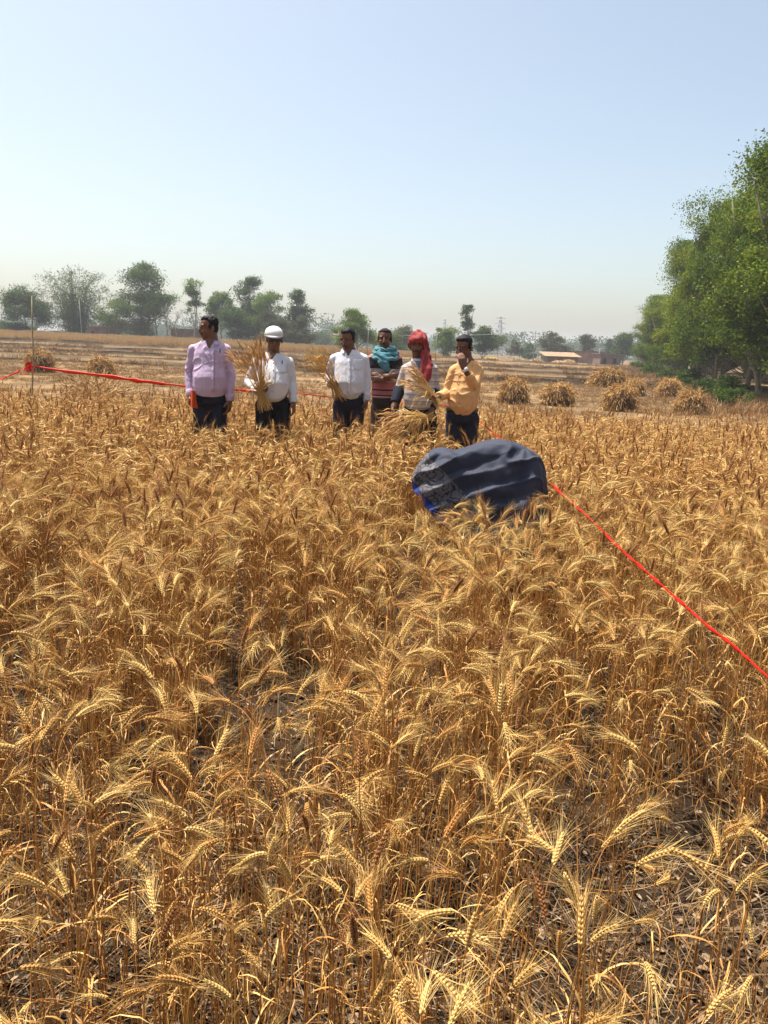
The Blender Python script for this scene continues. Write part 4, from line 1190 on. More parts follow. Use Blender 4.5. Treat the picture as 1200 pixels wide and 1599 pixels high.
def shirt(t, L, sh, el, wr, torso, m, seed, r=(.050, .045, .035), sleeve=1.0, amp=.009, name='shirt', neckp=None, vneck=None):
    pr = []
    pts = [L(p[0]) for p in torso]; rad = [(p[1], p[2]) for p in torso]
    pr.append(('tube', (pts, rad, 24), dict(ref=(1, 0, 0))))
    for k in (0, 1):
        s, e, w = L(sh[k]), L(el[k]), L(wr[k])
        pr.append(('cap', (s.lerp(pts[0], .35) + Vector((0, 0, -.01)), s, r[0] * .95, r[0])))
        pr.append(('cap', (s, e, r[0], r[1])))
        if sleeve > .5:
            w2 = e.lerp(w, min(1, sleeve)); pr.append(('tube', ([e, e.lerp(w2, .3), e.lerp(w2, .75), w2, w2 + (w - e).normalized() * .012], [r[1], r[1] * .96, r[2] * 1.08, r[2], r[2] * .98], 14)))
    o, bvh_ = garment(name, t, pr, m, .0065, seed, amp)
    if vneck:        # the open collar: cut a V and the neck hole out of the cloth
        vb, vt, hw = L(vneck[0]), L(vneck[1]), vneck[2]
        bm = bmesh.new(); bm.from_mesh(o.data)
        dead = [v for v in bm.verts if (vb.z < v.co.z and v.co.y < vt.y - .02 and abs(v.co.x - vb.x - (vt.x - vb.x) * (v.co.z - vb.z) / (vt.z - vb.z)) < hw * (v.co.z - vb.z) / (vt.z - vb.z)) or v.co.z > vt.z + .005]
        bmesh.ops.delete(bm, geom=dead, context='VERTS'); bm.to_mesh(o.data); bm.free()
        md = o.modifiers.new('thick', 'SOLIDIFY'); md.thickness = .003
    if sleeve > .5:
        for k in (0, 1):
            e, w = L(el[k]), L(wr[k]); w2 = e.lerp(w, min(1, sleeve)); d = (w - e).normalized(); c = MB()
            c.tube([w2 - d * .052, w2 - d * .048, w2 + d * .010, w2 + d * .013], [r[2] + .001, r[2] + .0045, r[2] + .0035, r[2] - .001], 18, caps=False); c.build('cuff', m, o)
    return o, bvh_

def on(bvh, base, px, py, off=.004):
    """point on the clothing's surface seen at a pixel, in the person's coordinates"""
    o = Vector((0, 0, CAM_H)); d = (at(px, py, 5) - o).normalized()
    h, n, i, dist = bvh.ray_cast(o - base, d)
    if h is None: return None
    return h - d * off

def strip(bvh, base, pix, w, name, m, parent, off=.0015, n=10, thick=.0012):
    """flat cloth strip that follows the garment below the pixels"""
    pts = []
    for (a, b) in zip(pix[:-1], pix[1:]):
        for i in range(n):
            q = on(bvh, base, a[0] + (b[0] - a[0]) * i / n, a[1] + (b[1] - a[1]) * i / n, off)
            if q is not None: pts.append(q)
    q = on(bvh, base, *pix[-1], off)
    if q is not None: pts.append(q)
    if len(pts) < 2: return None
    mb = MB(); mb.tube(pts, [(w / 2, thick)] * len(pts), 6, ref=tuple((pts[-1] - pts[0]).cross(Vector((0, 1, 0))).normalized()))
    return mb.build(name, m, parent)

def trousers(t, L, hips, feet, waist, m, seed, thigh=.084, knee=.066, hem=.056):
    pr = []
    w0 = L(waist[0])
    pr.append(('tube', ([w0 + Vector((0, 0, .01)), w0 - Vector((0, 0, .05)), w0 - Vector((0, 0, .10)), w0 - Vector((0, 0, .14))], [(waist[1], waist[2]), (waist[1] * 1.06, waist[2] * 1.03), (waist[1] * .98, waist[2] * .9), (waist[1] * .62, waist[2] * .6)], 20), dict(ref=(1, 0, 0))))
    for k in (0, 1):
        h, f = L(hips[k]), L(feet[k]) + Vector((0, 0, .06)); kn = h.lerp(f, .52) + Vector((0, -.02, 0))
        pr.append(('cap', (h, kn, thigh, knee))); pr.append(('tube', ([kn, kn.lerp(f, .5), f], [knee, (knee + hem) / 2, hem], 14)))
    return garment('trousers', t, pr, m, .010, seed, .007)

def collar(t, neck, col, m, w=.036, open_=.4, lean=0.0, parent=None):
    """shirt collar: a standing band with two turned-down points"""
    mb = MB(); n = 22; c = Vector(neck); vs = []
    for i in range(n + 1):
        a = open_ + (2 * math.pi - 2 * open_) * i / n - math.pi / 2
        d = Vector((math.cos(a), math.sin(a), 0)); f = abs(2 * i / n - 1) ** 3     # 1 at the front ends
        top = c + Vector((d.x * .068, d.y * .072, .030 - .022 * f)); low = c + Vector((d.x * (.086 + .01 * f), d.y * (.092 + .012 * f), -.004 - w * f * .75))
        inn = c + Vector((d.x * .060, d.y * .066, -.02 - .02 * f))
        vs += [low, top, inn]
    fs = []
    for i in range(n):
        for j in (0, 1): fs.append((3 * i + j, 3 * i + 3 + j, 3 * i + 4 + j, 3 * i + 1 + j))
    mb.put(vs, fs)
    me = mb.mesh('collar', [m]); o = add('collar', me, parent or t)
    md = o.modifiers.new('thick', 'SOLIDIFY'); md.thickness = .004
    return o

def fab(name, c, rough=.8, dark=.93, light=1.05, trans=0.0): return mat(name, c, rough, .2, noise=(9, dark, light), bump=(260, .25, .002), sheen=.0, trans=trans)
f_lilac = fab('lilac_cotton', (.47, .36, .50), trans=.06)
f_white = fab('white_cotton', (.56, .57, .63), trans=.06)
f_offwhite = fab('off_white_cotton', (.58, .58, .61), trans=.06)
f_yellow = fab('pale_orange_cotton', (.62, .35, .15), trans=.06)
f_navy = fab('navy_cloth', (.012, .014, .026)); f_black = fab('black_cloth', (.010, .010, .013)); f_brown = fab('dark_brown_cloth', (.030, .023, .020))
f_leather = mat('black_leather', (.012, .011, .010), .35, .5)
m_buckle = mat('brass_buckle', (.5, .36, .14), .3, .6, metallic=1.0)
m_button = mat('white_button', (.7, .7, .72), .3, .5)
m_glass = mat('dark_lens', (.006, .006, .008), .12, .8)
m_pen = mat('blue_pen', (.03, .06, .2), .3, .5)
m_orange = mat('orange_cover', (.75, .10, .015), .5, .4)

def torso_px(Y, rows):
    """rows: (px, py, half width in px, half depth in m, forward shift in m)"""
    out = []
    for px, py, hw, dp, fw in rows:
        out.append((at(px, py, Y - fw), hw / F_PX * Y, dp))
    return out

def belt(t, bvhs, base, L, waist, z, w, d, buckle=True):
    mb = MB(); c = L(waist); pts = []
    for i in range(33):
        a = i / 32 * 2 * math.pi - math.pi / 2; pts.append(c + Vector((math.cos(a) * w, math.sin(a) * d, z)))
    mb.tube(pts, [(.018, .004)] * 33, 6, ref=(0, 0, 1)); o = mb.build('belt', f_leather, t)
    if buckle:
        b2 = MB(); b2.box(c + Vector((0, -d - .007, z)), (.045, .006, .036)); b2.build('buckle', m_buckle, o)
    return o

def buttons(bvh, base, pix, parent, m):
    mb = MB()
    for px, py in pix:
        q = on(bvh, base, px, py, .009)
        if q: mb.tube([q + Vector((0, .004, 0)), q - Vector((0, .002, 0))], [.0055, .005], 8)
    if mb.n: tag(mb.build('buttons', m, parent), kind=None)

def pocket(bvh, base, x0, y0, x1, y1, parent, m, pen=None):
    """patch pocket following the shirt front"""
    mb = MB(); n = 7; vs = []; ok = True
    for j in range(n + 1):
        for i in range(n + 1):
            q = on(bvh, base, x0 + (x1 - x0) * i / n, y0 + (y1 - y0) * j / n + (0 if j < n else (1.6 - abs(i / n - .5) * 3.2)), .0045 if 0 < i < n and 0 < j < n else .0015)
            if q is None: return
            vs.append(q)
    mb.put(vs, [(j * (n + 1) + i, (j + 1) * (n + 1) + i, (j + 1) * (n + 1) + i + 1, j * (n + 1) + i + 1) for j in range(n) for i in range(n)])
    o = mb.build('pocket', m, parent); md = o.modifiers.new('t', 'SOLIDIFY'); md.thickness = .002
    if pen:
        q = on(bvh, base, pen[0], pen[1], .012); pb_ = MB(); pb_.tube([q + Vector((0, 0, .012)), q - Vector((0, 0, .022))], [.005, .005], 6); pb_.build('pen', m_pen, o)

# --- man in the lilac shirt
Y = 7.05
A = lambda px, py, dy=0.0: at(px, py, Y + dy)
tor = torso_px(Y, [(331, 531.5, 11.5, .062, -.01), (330.5, 534, 14.0, .072, 0), (329, 540, 22.5, .092, 0), (328, 554, 25.1, .118, .01), (328, 573, 25.1, .132, .02), (328, 592, 26.0, .152, .045), (328, 603, 25.6, .147, .045), (328, 613.5, 23.2, .132, .03)])
shd = (A(302, 546), A(354, 546)); elb = (A(296, 584, .02), A(361, 586, .0)); wri = (A(298, 617, -.05), A(359.5, 624, -.04))
hp = (A(315, 628), A(341, 628)); ft = (ground_at(313, Y), ground_at(343, Y + .03))
t1, L, base, hc, Rm, sc = person('man in a lilac shirt, head turned aside, with an orange notebook', Y, 328, (A(327.5, 512.5), (62, 4, 0), .92), A(331, 533, .01), shd, elb, wri, tor, hp, ft,
    [((-.05, -.2, -1), (1, 0, 0), (0, -1, 0), .5, True), ((-.05, -.15, -1), (-1, .2, 0), (0, -1, 0), .4)], sk1, moustache=True)
s1, bv = shirt(t1, L, shd, elb, wri, tor, f_lilac, 11, vneck=(A(331.5, 544), A(331, 532), .034))
collar(t1, L(A(331, 535, -.005)), None, f_lilac, parent=s1, open_=.5)
strip(bv, base, [(333, 545), (332, 575), (332, 611)], .034, 'placket', f_lilac, s1)
buttons(bv, base, [(332.5, 550), (332, 563), (332, 577), (331.7, 591), (331.7, 604)], s1, m_button)
pocket(bv, base, 342, 549, 355, 566, s1, f_lilac, pen=(344, 547))
for px_, py_ in ((297.5, 614), (359.7, 621)): pass
trousers(t1, L, hp, ft, (A(328, 612, -.015), .134, .114), f_navy, 12)
def notebook():
    p = A(304.5, 624, -.10); o = thing('notebook', 'orange covered notebook held low by the man in the lilac shirt', 'notebook', p); o.rotation_euler = (R(-4), R(10), R(72))
    c = MB(); c.box((0, -.006, 0), (.105, .003, .15)); c.box((0, .006, 0), (.105, .003, .15)); c.box((-.0535, 0, 0), (.003, .015, .15)); c.build('cover', m_orange, o, smooth=False)
    q = MB(); q.box((.002, 0, 0), (.100, .009, .144)); q.build('pages', m_button, o, smooth=False)
notebook()

# --- man in the white cap
Y = 7.1
A = lambda px, py, dy=0.0: at(px, py, Y + dy)
tor = torso_px(Y, [(426, 551, 12.0, .062, 0), (426, 553, 13.5, .075, 0), (426, 559, 21.5, .095, 0), (426, 572, 24.3, .12, .015), (426, 588, 24.3, .143, .05), (426, 600, 24.8, .160, .075), (426, 608, 23.4, .150, .065), (426, 611.5, 21.6, .130, .03)])
shd = (A(402, 566), A(451, 566)); elb = (A(389, 596, .03), A(456, 598, .02)); wri = (A(401, 609.5, -.20), A(459, 627, -.03))
hp = (A(413, 632), A(441, 632)); ft = (ground_at(409, Y), ground_at(445, Y + .02))
t2, L, base, hc, Rm, sc = person('man in a white cap and sunglasses with a round belly, holding a wheat bunch', Y, 427, (A(428, 530.5), (-12, 8, 0), .92), A(426, 553, .01), shd, elb, wri, tor, hp, ft,
    [((.85, -.35, -.1), (0, -.3, 1), (0, 0, 1), .8, True), ((.05, -.1, -1), (-1, .1, 0), (0, -1, 0), .4)], sk1, moustache=False, beard=.08, hair_kind=None)
s2, bv = shirt(t2, L, shd, elb, wri, tor, f_offwhite, 21, vneck=(A(427, 562), A(426, 551), .040))
collar(t2, L(A(426, 555, -.005)), None, f_offwhite, parent=s2, open_=.5)
strip(bv, base, [(427, 564), (427, 590), (426, 612)], .034, 'placket', f_offwhite, s2)
buttons(bv, base, [(427, 566), (427, 577), (427, 588), (426.5, 599)], s2, m_button)
pocket(bv, base, 436, 566, 449, 582, s2, f_offwhite, pen=(441, 565))
trousers(t2, L, hp, ft, (A(426, 615, -.02), .132, .120), f_black, 22)
belt(t2, bv, base, L, A(426, 614.5, -.02), 0, .136, .125)
def cap_and_glasses(t, hc, Rm, sc):
    q = lambda x, y, z: hc + Rm @ (Vector((x, -y, z)) * sc)
    mb = MB(); mb.ell(q(0, -.008, .054), (.084, .098, .072), Rm, 24, 16)
    for v in range(len(mb.v)): pass
    me, co = remesh(mb, 'cap', [mat('white_cap_cloth', (.58, .57, .57), .8, .2)], .005, 3)
    bm = bmesh.new(); bm.from_mesh(me)
    n_ = Rm @ Vector((0, .05, 1)); bmesh.ops.bisect_plane(bm, geom=bm.verts[:] + bm.edges[:] + bm.faces[:], plane_co=q(0, 0, .050), plane_no=n_, clear_inner=True); bm.to_mesh(me); bm.free()
    o = add('cap', me, t); md = o.modifiers.new('t', 'SOLIDIFY'); md.thickness = .004
    b = MB(); k = 30; vs = []
    for i in range(k + 1):
        a = 2 * math.pi * i / k; f = max(0, math.sin(a)) ; ex = 1.0 + .10 + .36 * f ** 2
        vs += [q(.079 * math.cos(a), .092 * math.sin(a) - .008, .054), q(.079 * math.cos(a) * (1.10 + .08 * f), .092 * math.sin(a) * ex - .008, .040 - .010 * f)]
    b.put(vs, [(2 * i, 2 * i + 1, 2 * i + 3, 2 * i + 2) for i in range(k)]); br = b.build('brim', me.materials[0], o); md = br.modifiers.new('t', 'SOLIDIFY'); md.thickness = .005
    hb = MB(); hb.ell(q(0, -.050, .0), (.072, .058, .055), Rm, 16, 10)
    for s in (-1, 1): hb.ell(q(s * .073, .000, .020), (.010, .024, .026), Rm)
    hm, _ = remesh(hb, 'hair', [mat('greying_hair', (.05, .045, .045), .8, .2)], .006, 3); add('hair', hm, t)
    g_ = MB()
    for s in (-1, 1):
        pts = []
        g_.ell(q(s * .031, .090, .008), (.027, .006, .018), Rm @ Matrix.Rotation(R(s * 10), 3, 'Z'))
        g_.cap(q(s * .057, .082, .014), q(s * .082, -.005, .012), .0022, .0022, 6)
    g_.cap(q(-.01, .098, .013), q(.01, .098, .013), .0025, .0025, 6)
    g_.build('sunglasses', m_glass, t)
cap_and_glasses(t2, hc, Rm, sc)

# --- man in the plain white shirt
Y = 7.75
A = lambda px, py, dy=0.0: at(px, py, Y + dy)
tor = torso_px(Y, [(545, 545.5, 12.0, .062, 0), (546, 548, 12.7, .074, 0), (546, 554, 21, .094, 0), (546, 567, 23.7, .12, .01), (546, 584, 23.2, .133, .03), (546, 598, 22.8, .143, .05), (546, 607, 22.3, .136, .045), (546, 612.5, 20.0, .118, .02)])
shd = (A(522, 561), A(569, 561)); elb = (A(513.5, 588, .05), A(573, 593, .02)); wri = (A(516.5, 600, -.12), A(573, 624, -.03))
hp = (A(533, 632), A(557, 632)); ft = (ground_at(530, Y), ground_at(560, Y + .02))
t3, L, base, hc, Rm, sc = person('man in a plain white shirt with a buckled belt looking down at his wheat', Y, 545, (A(543.5, 530), (25, 16, 0), .92), A(545, 547, .01), shd, elb, wri, tor, hp, ft,
    [((.45, -.7, -.1), (.6, .3, .6), (0, -.2, 1), .8, True), ((-.05, -.1, -1), (-1, .1, 0), (0, -1, 0), .5)], sk2, moustache=True)
s3, bv = shirt(t3, L, shd, elb, wri, tor, f_white, 31, vneck=(A(545, 556), A(545, 546), .034))
collar(t3, L(A(545, 549.5, -.005)), None, f_white, parent=s3, open_=.4)
strip(bv, base, [(546, 560), (546, 585), (545, 613)], .034, 'placket', f_white, s3)
buttons(bv, base, [(546, 563), (546, 574), (546, 586), (545.5, 598)], s3, m_button)
pocket(bv, base, 553, 561, 566, 577, s3, f_white)
trousers(t3, L, hp, ft, (A(546, 617, -.01), .138, .115), f_navy, 32)
belt(t3, bv, base, L, A(546, 616, -.01), 0, .142, .119)

# --- man with the teal scarf, arms crossed
Y = 8.35
A = lambda px, py, dy=0.0: at(px, py, Y + dy)
tor = torso_px(Y, [(602, 544, 11.0, .06, 0), (602, 549, 13.3, .072, 0), (602, 556, 19.0, .094, 0), (602, 568, 21.8, .115, .01), (602, 590, 20.9, .118, .01), (602, 606, 20.9, .118, .01), (602, 621, 21.4, .12, .01)])
shd = (A(581, 561), A(621, 561)); elb = (A(579, 585, -.04), A(622, 586, -.04)); wri = (A(606, 588, -.21), A(598, 592, -.19))
hp = (A(591, 636), A(612, 636)); ft = (ground_at(588, Y), ground_at(615, Y + .02))
f_polo = stripes_mat('pink_striped_knit', [(0.0, (.33, .10, .10)), (.05, (.02, .016, .02)), (.066, (.34, .10, .10)), (.084, (.46, .42, .42)), (.092, (.02, .016, .02)), (.108, (.36, .11, .11)), (.15, (.02, .016, .02)), (.166, (.36, .11, .11)), (.25, (.30, .25, .24)), (.31, (.5, .46, .45)), (.325, (.02, .016, .02)), (.34, (.32, .27, .26)), (.38, (.02, .016, .02)), (.49, (.42, .15, .15))], 1.0, .9)
t4, L, base, hc, Rm, sc = person('man behind the others with crossed arms, a teal scarf and a pink striped top', Y, 601, (A(601, 530), (4, 2, 0), .92), A(602, 547, .01), shd, elb, wri, tor, hp, ft,
    [((.9, -.1, .05), (0, .9, 0), (0, 0, 1), .6), ((-.9, .1, -.1), (0, 1, 0), (0, 0, 1), .8)], sk2, arm_r=(.05, .043, .034), moustache=True)
s4, bv = shirt(t4, L, shd, elb, wri, tor, f_polo, 41, r=(.054, .055, .04), sleeve=0)
trousers(t4, L, hp, ft, (A(602, 619, -.01), .140, .11), f_brown, 42)
def scarf4():
    mb = MB(); c = L(A(602, 548, -.01)); r = random.Random(3)
    for k in range(3):
        pts = []
        for i in range(25):
            a = i / 24 * 2 * math.pi; rr = .086 + .012 * k + .006 * math.sin(3 * a + k)
            pts.append(c + Vector((math.cos(a) * rr * 1.12, math.sin(a) * rr - .012 * k, .012 * math.sin(a * 1) + .022 * (1 - k) - .024 * (1 if math.sin(a) < 0 else 0) * k)))
        mb.tube(pts, [(.021, .022)] * 25, 8)
    p0 = L(A(598, 555, -.13)); p1 = L(A(597, 566, -.155)); p2 = L(A(602, 574, -.16)); p3 = L(A(606, 581, -.15))
    mb.tube([p0, p1, p2, p3], [(.05, .02), (.048, .018), (.04, .016), (.03, .012)], 12, ref=(1, 0, 0))
    mb.tube([L(A(590, 549, -.1)), L(A(596, 557, -.14)), L(A(603, 566, -.16)), L(A(607, 572, -.15))], [(.025, .018), (.03, .02), (.03, .018), (.02, .01)], 12, ref=(1, 0, 0))
    me, _ = remesh(mb, 'scarf', [fab('teal_cotton', (.075, .20, .23), dark=.75, light=1.3)], .006, 2, lambda c, n: .006 * (1 - np.abs(vnoise(np.column_stack([c[:, 0] * 18 + c[:, 2] * 30, c[:, 1] * 20, c[:, 2] * 50 + c[:, 0] * 25]), 4)) * 2.4))
    add('scarf', me, t4)
scarf4()

# --- man with the red head cloth
Y = 7.5
A = lambda px, py, dy=0.0: at(px, py, Y + dy)
tor = torso_px(Y, [(655, 560, 12.0, .062, 0), (655, 563, 12.7, .074, 0), (655, 568, 20, .094, 0), (655, 580, 22.8, .118, .01), (655, 598, 22.3, .133, .03), (655, 612, 23.2, .148, .045), (655, 622, 23.2, .145, .04), (655, 634, 22.3, .13, .02)])
shd = (A(634, 577), A(677, 577)); elb = (A(625, 605, .03), A(680, 609, .02)); wri = (A(615, 636, -.10), A(673, 645, -.12))
hp = (A(643, 652), A(667, 652)); ft = (ground_at(640, Y), ground_at(671, Y + .02))
f_sweat = stripes_mat('grey_striped_knit', [(0.0, (.38, .34, .33)), (.5, (.22, .18, .17)), (.62, (.48, .45, .46))], .062, .80, wob=.006)
t5, L, base, hc, Rm, sc = person('man with a red checked cloth round his head and a grey striped jumper', Y, 653, (A(652.5, 540), (10, 4, 0), .92), A(655, 562, .01), shd, elb, wri, tor, hp, ft,
    [((-.1, -.4, -1), (.8, -.3, 0), (0, -1, 0), .7, True), ((-.75, -.3, -.35), (-.2, -.1, 1), (0, -1, .3), .7, True)], sk2, arm_r=(.05, .043, .034), moustache=True, hair_kind=None)
s5, bv = shirt(t5, L, shd, elb, tuple(e.lerp(w, .72) for e, w in zip(elb, wri)), tor, f_sweat, 51, r=(.050, .047, .041))
f_dk = stripes_mat('blue_checked_vest', [(0, (.05, .06, .10)), (.4, (.30, .33, .40)), (.55, (.04, .05, .09)), (.8, (.18, .2, .27))], .028, .5)
def vest5():       # darker yoke at the neck and navy cuffs
    mb = MB(); pts = [L(p[0]) for p in tor[1:4]]; rad = [(p[1] * q, p[2] + .010) for p, q in zip(tor[1:4], (1.02, .92, .74))]
    mb.tube(pts, rad, 24, ref=(1, 0, 0)); me, _ = remesh(mb, 'yoke', [f_dk], .008, 4, fold(52, .004)); add('yoke', me, s5)
    for k in (0, 1):
        c = MB(); e, w = L(elb[k]), L(wri[k]); c.tube([e.lerp(w, .05), e.lerp(w, .4), e.lerp(w, .80)], [.060, .056, .047], 16); me, _ = remesh(c, 'cuff', [f_navy], .008, 4, fold(53 + k, .005)); add('cuff', me, s5)
vest5()
trousers(t5, L, hp, ft, (A(655, 633, -.01), .143, .12), f_black, 54, thigh=.10, knee=.095, hem=.09)
f_red = bpy.data.materials.new('red_checked_cotton'); f_red.use_nodes = True
def redmat(m):
    nt = m.node_tree; N = nt.nodes; Lk = nt.links; b = N['Principled BSDF']; b.inputs['Roughness'].default_value = .85
    tc = N.new('ShaderNodeTexCoord'); mp = N.new('ShaderNodeMapping'); Lk.new(tc.outputs['Object'], mp.inputs[0]); mp.inputs['Rotation'].default_value = (R(20), R(35), 0)
    ck = N.new('ShaderNodeTexChecker'); ck.inputs['Scale'].default_value = 75; Lk.new(mp.outputs[0], ck.inputs[0])
    ck.inputs['Color1'].default_value = (.27, .026, .026, 1); ck.inputs['Color2'].default_value = (.16, .014, .015, 1); Lk.new(ck.outputs[0], b.inputs['Base Color'])
redmat(f_red)
def turban5():
    q = lambda x, y, z: hc + Rm @ (Vector((x, -y, z)) * sc)
    mb = MB(); mb.ell(q(0, -.008, .062), (.086, .098, .068), Rm, 20, 14)
    mb.ell(q(0, -.045, .005), (.094, .072, .082), Rm, 16, 12)
    for k in range(4):   # wraps
        pts = []
        for i in range(25):
            a = i / 24 * 2 * math.pi; pts.append(q(math.cos(a) * (.078 - .009 * k), math.sin(a) * (.090 - .007 * k) - .008, .052 + .022 * k + .022 * math.cos(a + .6 * k)))
        mb.tube(pts, [(.016, .014)] * 25, 8)
    mb.tube([q(.07, -.02, .04), q(.088, .01, -.04), q(.092, .02, -.10)], [(.03, .045), (.03, .045), (.034, .04)], 12, ref=(1, 0, 0))
    p = [L(A(664, 549, -.06)), L(A(666, 563, -.10)), L(A(667, 576, -.15)), L(A(665, 588, -.165)), L(A(664, 599, -.17))]
    mb.tube(p, [(.036, .030), (.048, .026), (.058, .022), (.054, .018), (.034, .012)], 14, ref=(1, 0, 0))
    mb.tube([L(A(661, 585, -.17)), L(A(657, 596, -.175)), L(A(656, 601, -.175))], [(.03, .014), (.022, .01), (.01, .006)], 10, ref=(1, 0, 0))
    me, _ = remesh(mb, 'head_cloth', [f_red], .006, 2, lambda c, n: .012 * (1 - np.abs(vnoise(np.column_stack([c[:, 0] * 30 + c[:, 2] * 9, c[:, 1] * 18, c[:, 2] * 5 - c[:, 0] * 9]), 5)) * 2.8))
    add('head_cloth', me, t5)
turban5()

# --- man in the pale orange shirt, one hand at his mouth
Y = 7.0
A = lambda px, py, dy=0.0: at(px, py, Y + dy)
tor = torso_px(Y, [(729, 562.5, 12.0, .062, 0), (730, 565, 14.0, .075, 0), (730, 571, 22, .094, 0), (729, 585, 24.2, .12, .01), (727, 602, 23.2, .133, .03), (724, 618, 23.7, .148, .05), (723, 630, 23.2, .143, .045), (722, 636, 21.4, .128, .02)])
shd = (A(709, 580, -.03), A(748, 579, .02)); elb = (A(699, 614, -.02), A(741, 600, -.16)); wri = (A(684, 620.5, -.20), A(724.5, 575, -.235))
hp = (A(711, 655), A(735, 655)); ft = (ground_at(708, Y), ground_at(739, Y + .02))
t6, L, base, hc, Rm, sc = person('man in a pale orange shirt holding one hand over his mouth', Y, 723, (A(725, 543), (38, 16, 0), .92), A(729, 564, .01), shd, elb, wri, tor, hp, ft,
    [((-.9, -.2, -.1), (0, -.2, 1), (0, -1, .3), .8, True), ((-.25, .1, 1), (-.4, 1, 0), (1, 0, 0), .5)], sk2, moustache=True)
s6, bv = shirt(t6, L, shd, (elb[0], elb[1]), (elb[0].lerp(wri[0], .85), elb[1].lerp(wri[1], .55)), tor, f_yellow, 61, r=(.050, .047, .040), vneck=(A(724, 574), A(728, 563), .036))
collar(t6, L(A(729, 566, -.005)), None, f_yellow, parent=s6, open_=.45)
strip(bv, base, [(719, 580), (716, 600), (714, 636)], .032, 'placket', f_yellow, s6)
buttons(bv, base, [(718, 586), (716.5, 599), (715.5, 612), (714.5, 625)], s6, m_button)
trousers(t6, L, hp, ft, (A(722, 641, -.01), .138, .12), f_navy, 62)
belt(t6, bv, base, L, A(722, 639.5, -.01), 0, .142, .124)
def watch6():
    e, w = L(elb[1]), L(wri[1]); d = (w - e).normalized(); c = w - d * .012; mb = MB(); a = d.orthogonal().normalized(); b = d.cross(a)
    mb.tube([c - d * .011, c + d * .011], [.030, .029], 18, caps=True); mb.ell(c + Vector((.012, -.030, 0)), (.017, .007, .017)); mb.build('watch', m_button, t6)
    g_ = MB(); q = lambda x, y, z: hc + Rm @ (Vector((x, -y, z)) * sc)
    for s in (-1, 1):
        pts = [q(s * .031 + .020 * math.cos(k / 12 * 6.283), .093, .008 + .015 * math.sin(k / 12 * 6.283)) for k in range(13)]; g_.tube(pts, .0018, 5, caps=False)
        g_.cap(q(s * .052, .088, .012), q(s * .080, -.005, .012), .0016, .0016, 5)
    g_.cap(q(-.011, .096, .012), q(.011, .096, .012), .0016, .0016, 5); g_.build('spectacles', m_glass, t6)
watch6()

# ------------------------------------------------------------------ bunches of cut wheat in the hands
def bunch(label, grip, up, n, Lu, Ld, spread, seed, side=None, droop=.06):
    r = random.Random(seed); st = MB(); er = MB(); U = Vector(up).normalized(); X = U.orthogonal().normalized(); Z = U.cross(X)
    t = thing('wheat_bunch', label, 'wheat bunch', grip, 0, 'wheat bunches held by the men')
    for _ in range(n):
        a = r.uniform(0, 6.283); q = r.random() ** .5; o = (X * math.cos(a) + Z * math.sin(a)) * q
        p0 = o * .028; L1 = Lu * r.uniform(.55, 1.0); D = (U + o * spread * r.uniform(.7, 1.2)).normalized()
        m1 = p0 + D * L1 * .5; e = p0 + D * L1 + Vector((0, 0, -droop * q * r.random())); low = p0 * .8 - (U - o * .35).normalized() * Ld * r.uniform(.5, 1)
        tn = r.uniform(.35, .9)
        sv = D.cross(Vector((r.uniform(-1, 1), r.uniform(-1, 1), r.uniform(-1, 1)))).normalized()
        st.tube([low, p0, m1, e], [.0022, .0022, .002, .0016], 3, tint=tn, caps=False)
        T = (e - m1).normalized(); T2 = (T + Vector((0, 0, -r.uniform(0, .9)))).normalized(); k_ = e + T * .035; f = k_ + T2 * .045
        er.tube([e, e.lerp(k_, .5), k_, f], [(.003, .002), (.0062, .005), (.0065, .005), (.002, .0015)], 5, tint=r.uniform(.4, .85), caps=False)
        for j in range(7):
            w_ = e.lerp(f, r.random()); Aw = (T + Vector((r.uniform(-.5, .5), r.uniform(-.5, .5), r.uniform(-.5, .5)))).normalized()
            er.ribbon([w_, w_ + Aw * r.uniform(.04, .075)], [.0013, .0004], Aw.orthogonal(), tint=r.uniform(.5, 1))
        if r.random() < .4:
            er_ = m1.lerp(p0, r.random()); d2 = (D + o * 1.3 + Vector((0, 0, -.5))).normalized(); st.ribbon([er_, er_ + d2 * .08, er_ + d2 * .14 - Vector((0, 0, .06))], [.008, .006, .002], d2.orthogonal(), tint=r.uniform(.4, .9))
    st.build('stems', m_wheat, t); er.build('ears', m_wheat, t)
b_ = at(407, 611, 7.1 - .27); bunch('thick wheat bunch held upright before the man in the white cap', b_, at(396, 572, 6.84) - b_, 75, .42, .19, .42, 1)
b_ = at(521.5, 602, 7.75 - .20); bunch('wheat bunch held up beside the man in the plain white shirt', b_, at(506, 570, 7.45) - b_, 50, .40, .20, .26, 2)
b_ = at(677, 621, 7.0 - .24); bunch('wheat bunch held out by the man in the pale orange shirt before the striped jumper', b_, at(656, 598, 6.72) - b_, 48, .32, .10, .26, 3)
b_ = at(668, 652, 7.5 - .22); bunch('wheat bunch held level at the hips of the man with the red head cloth', b_, at(630, 657, 7.2) - b_, 75, .42, .08, .34, 4, droop=.16)

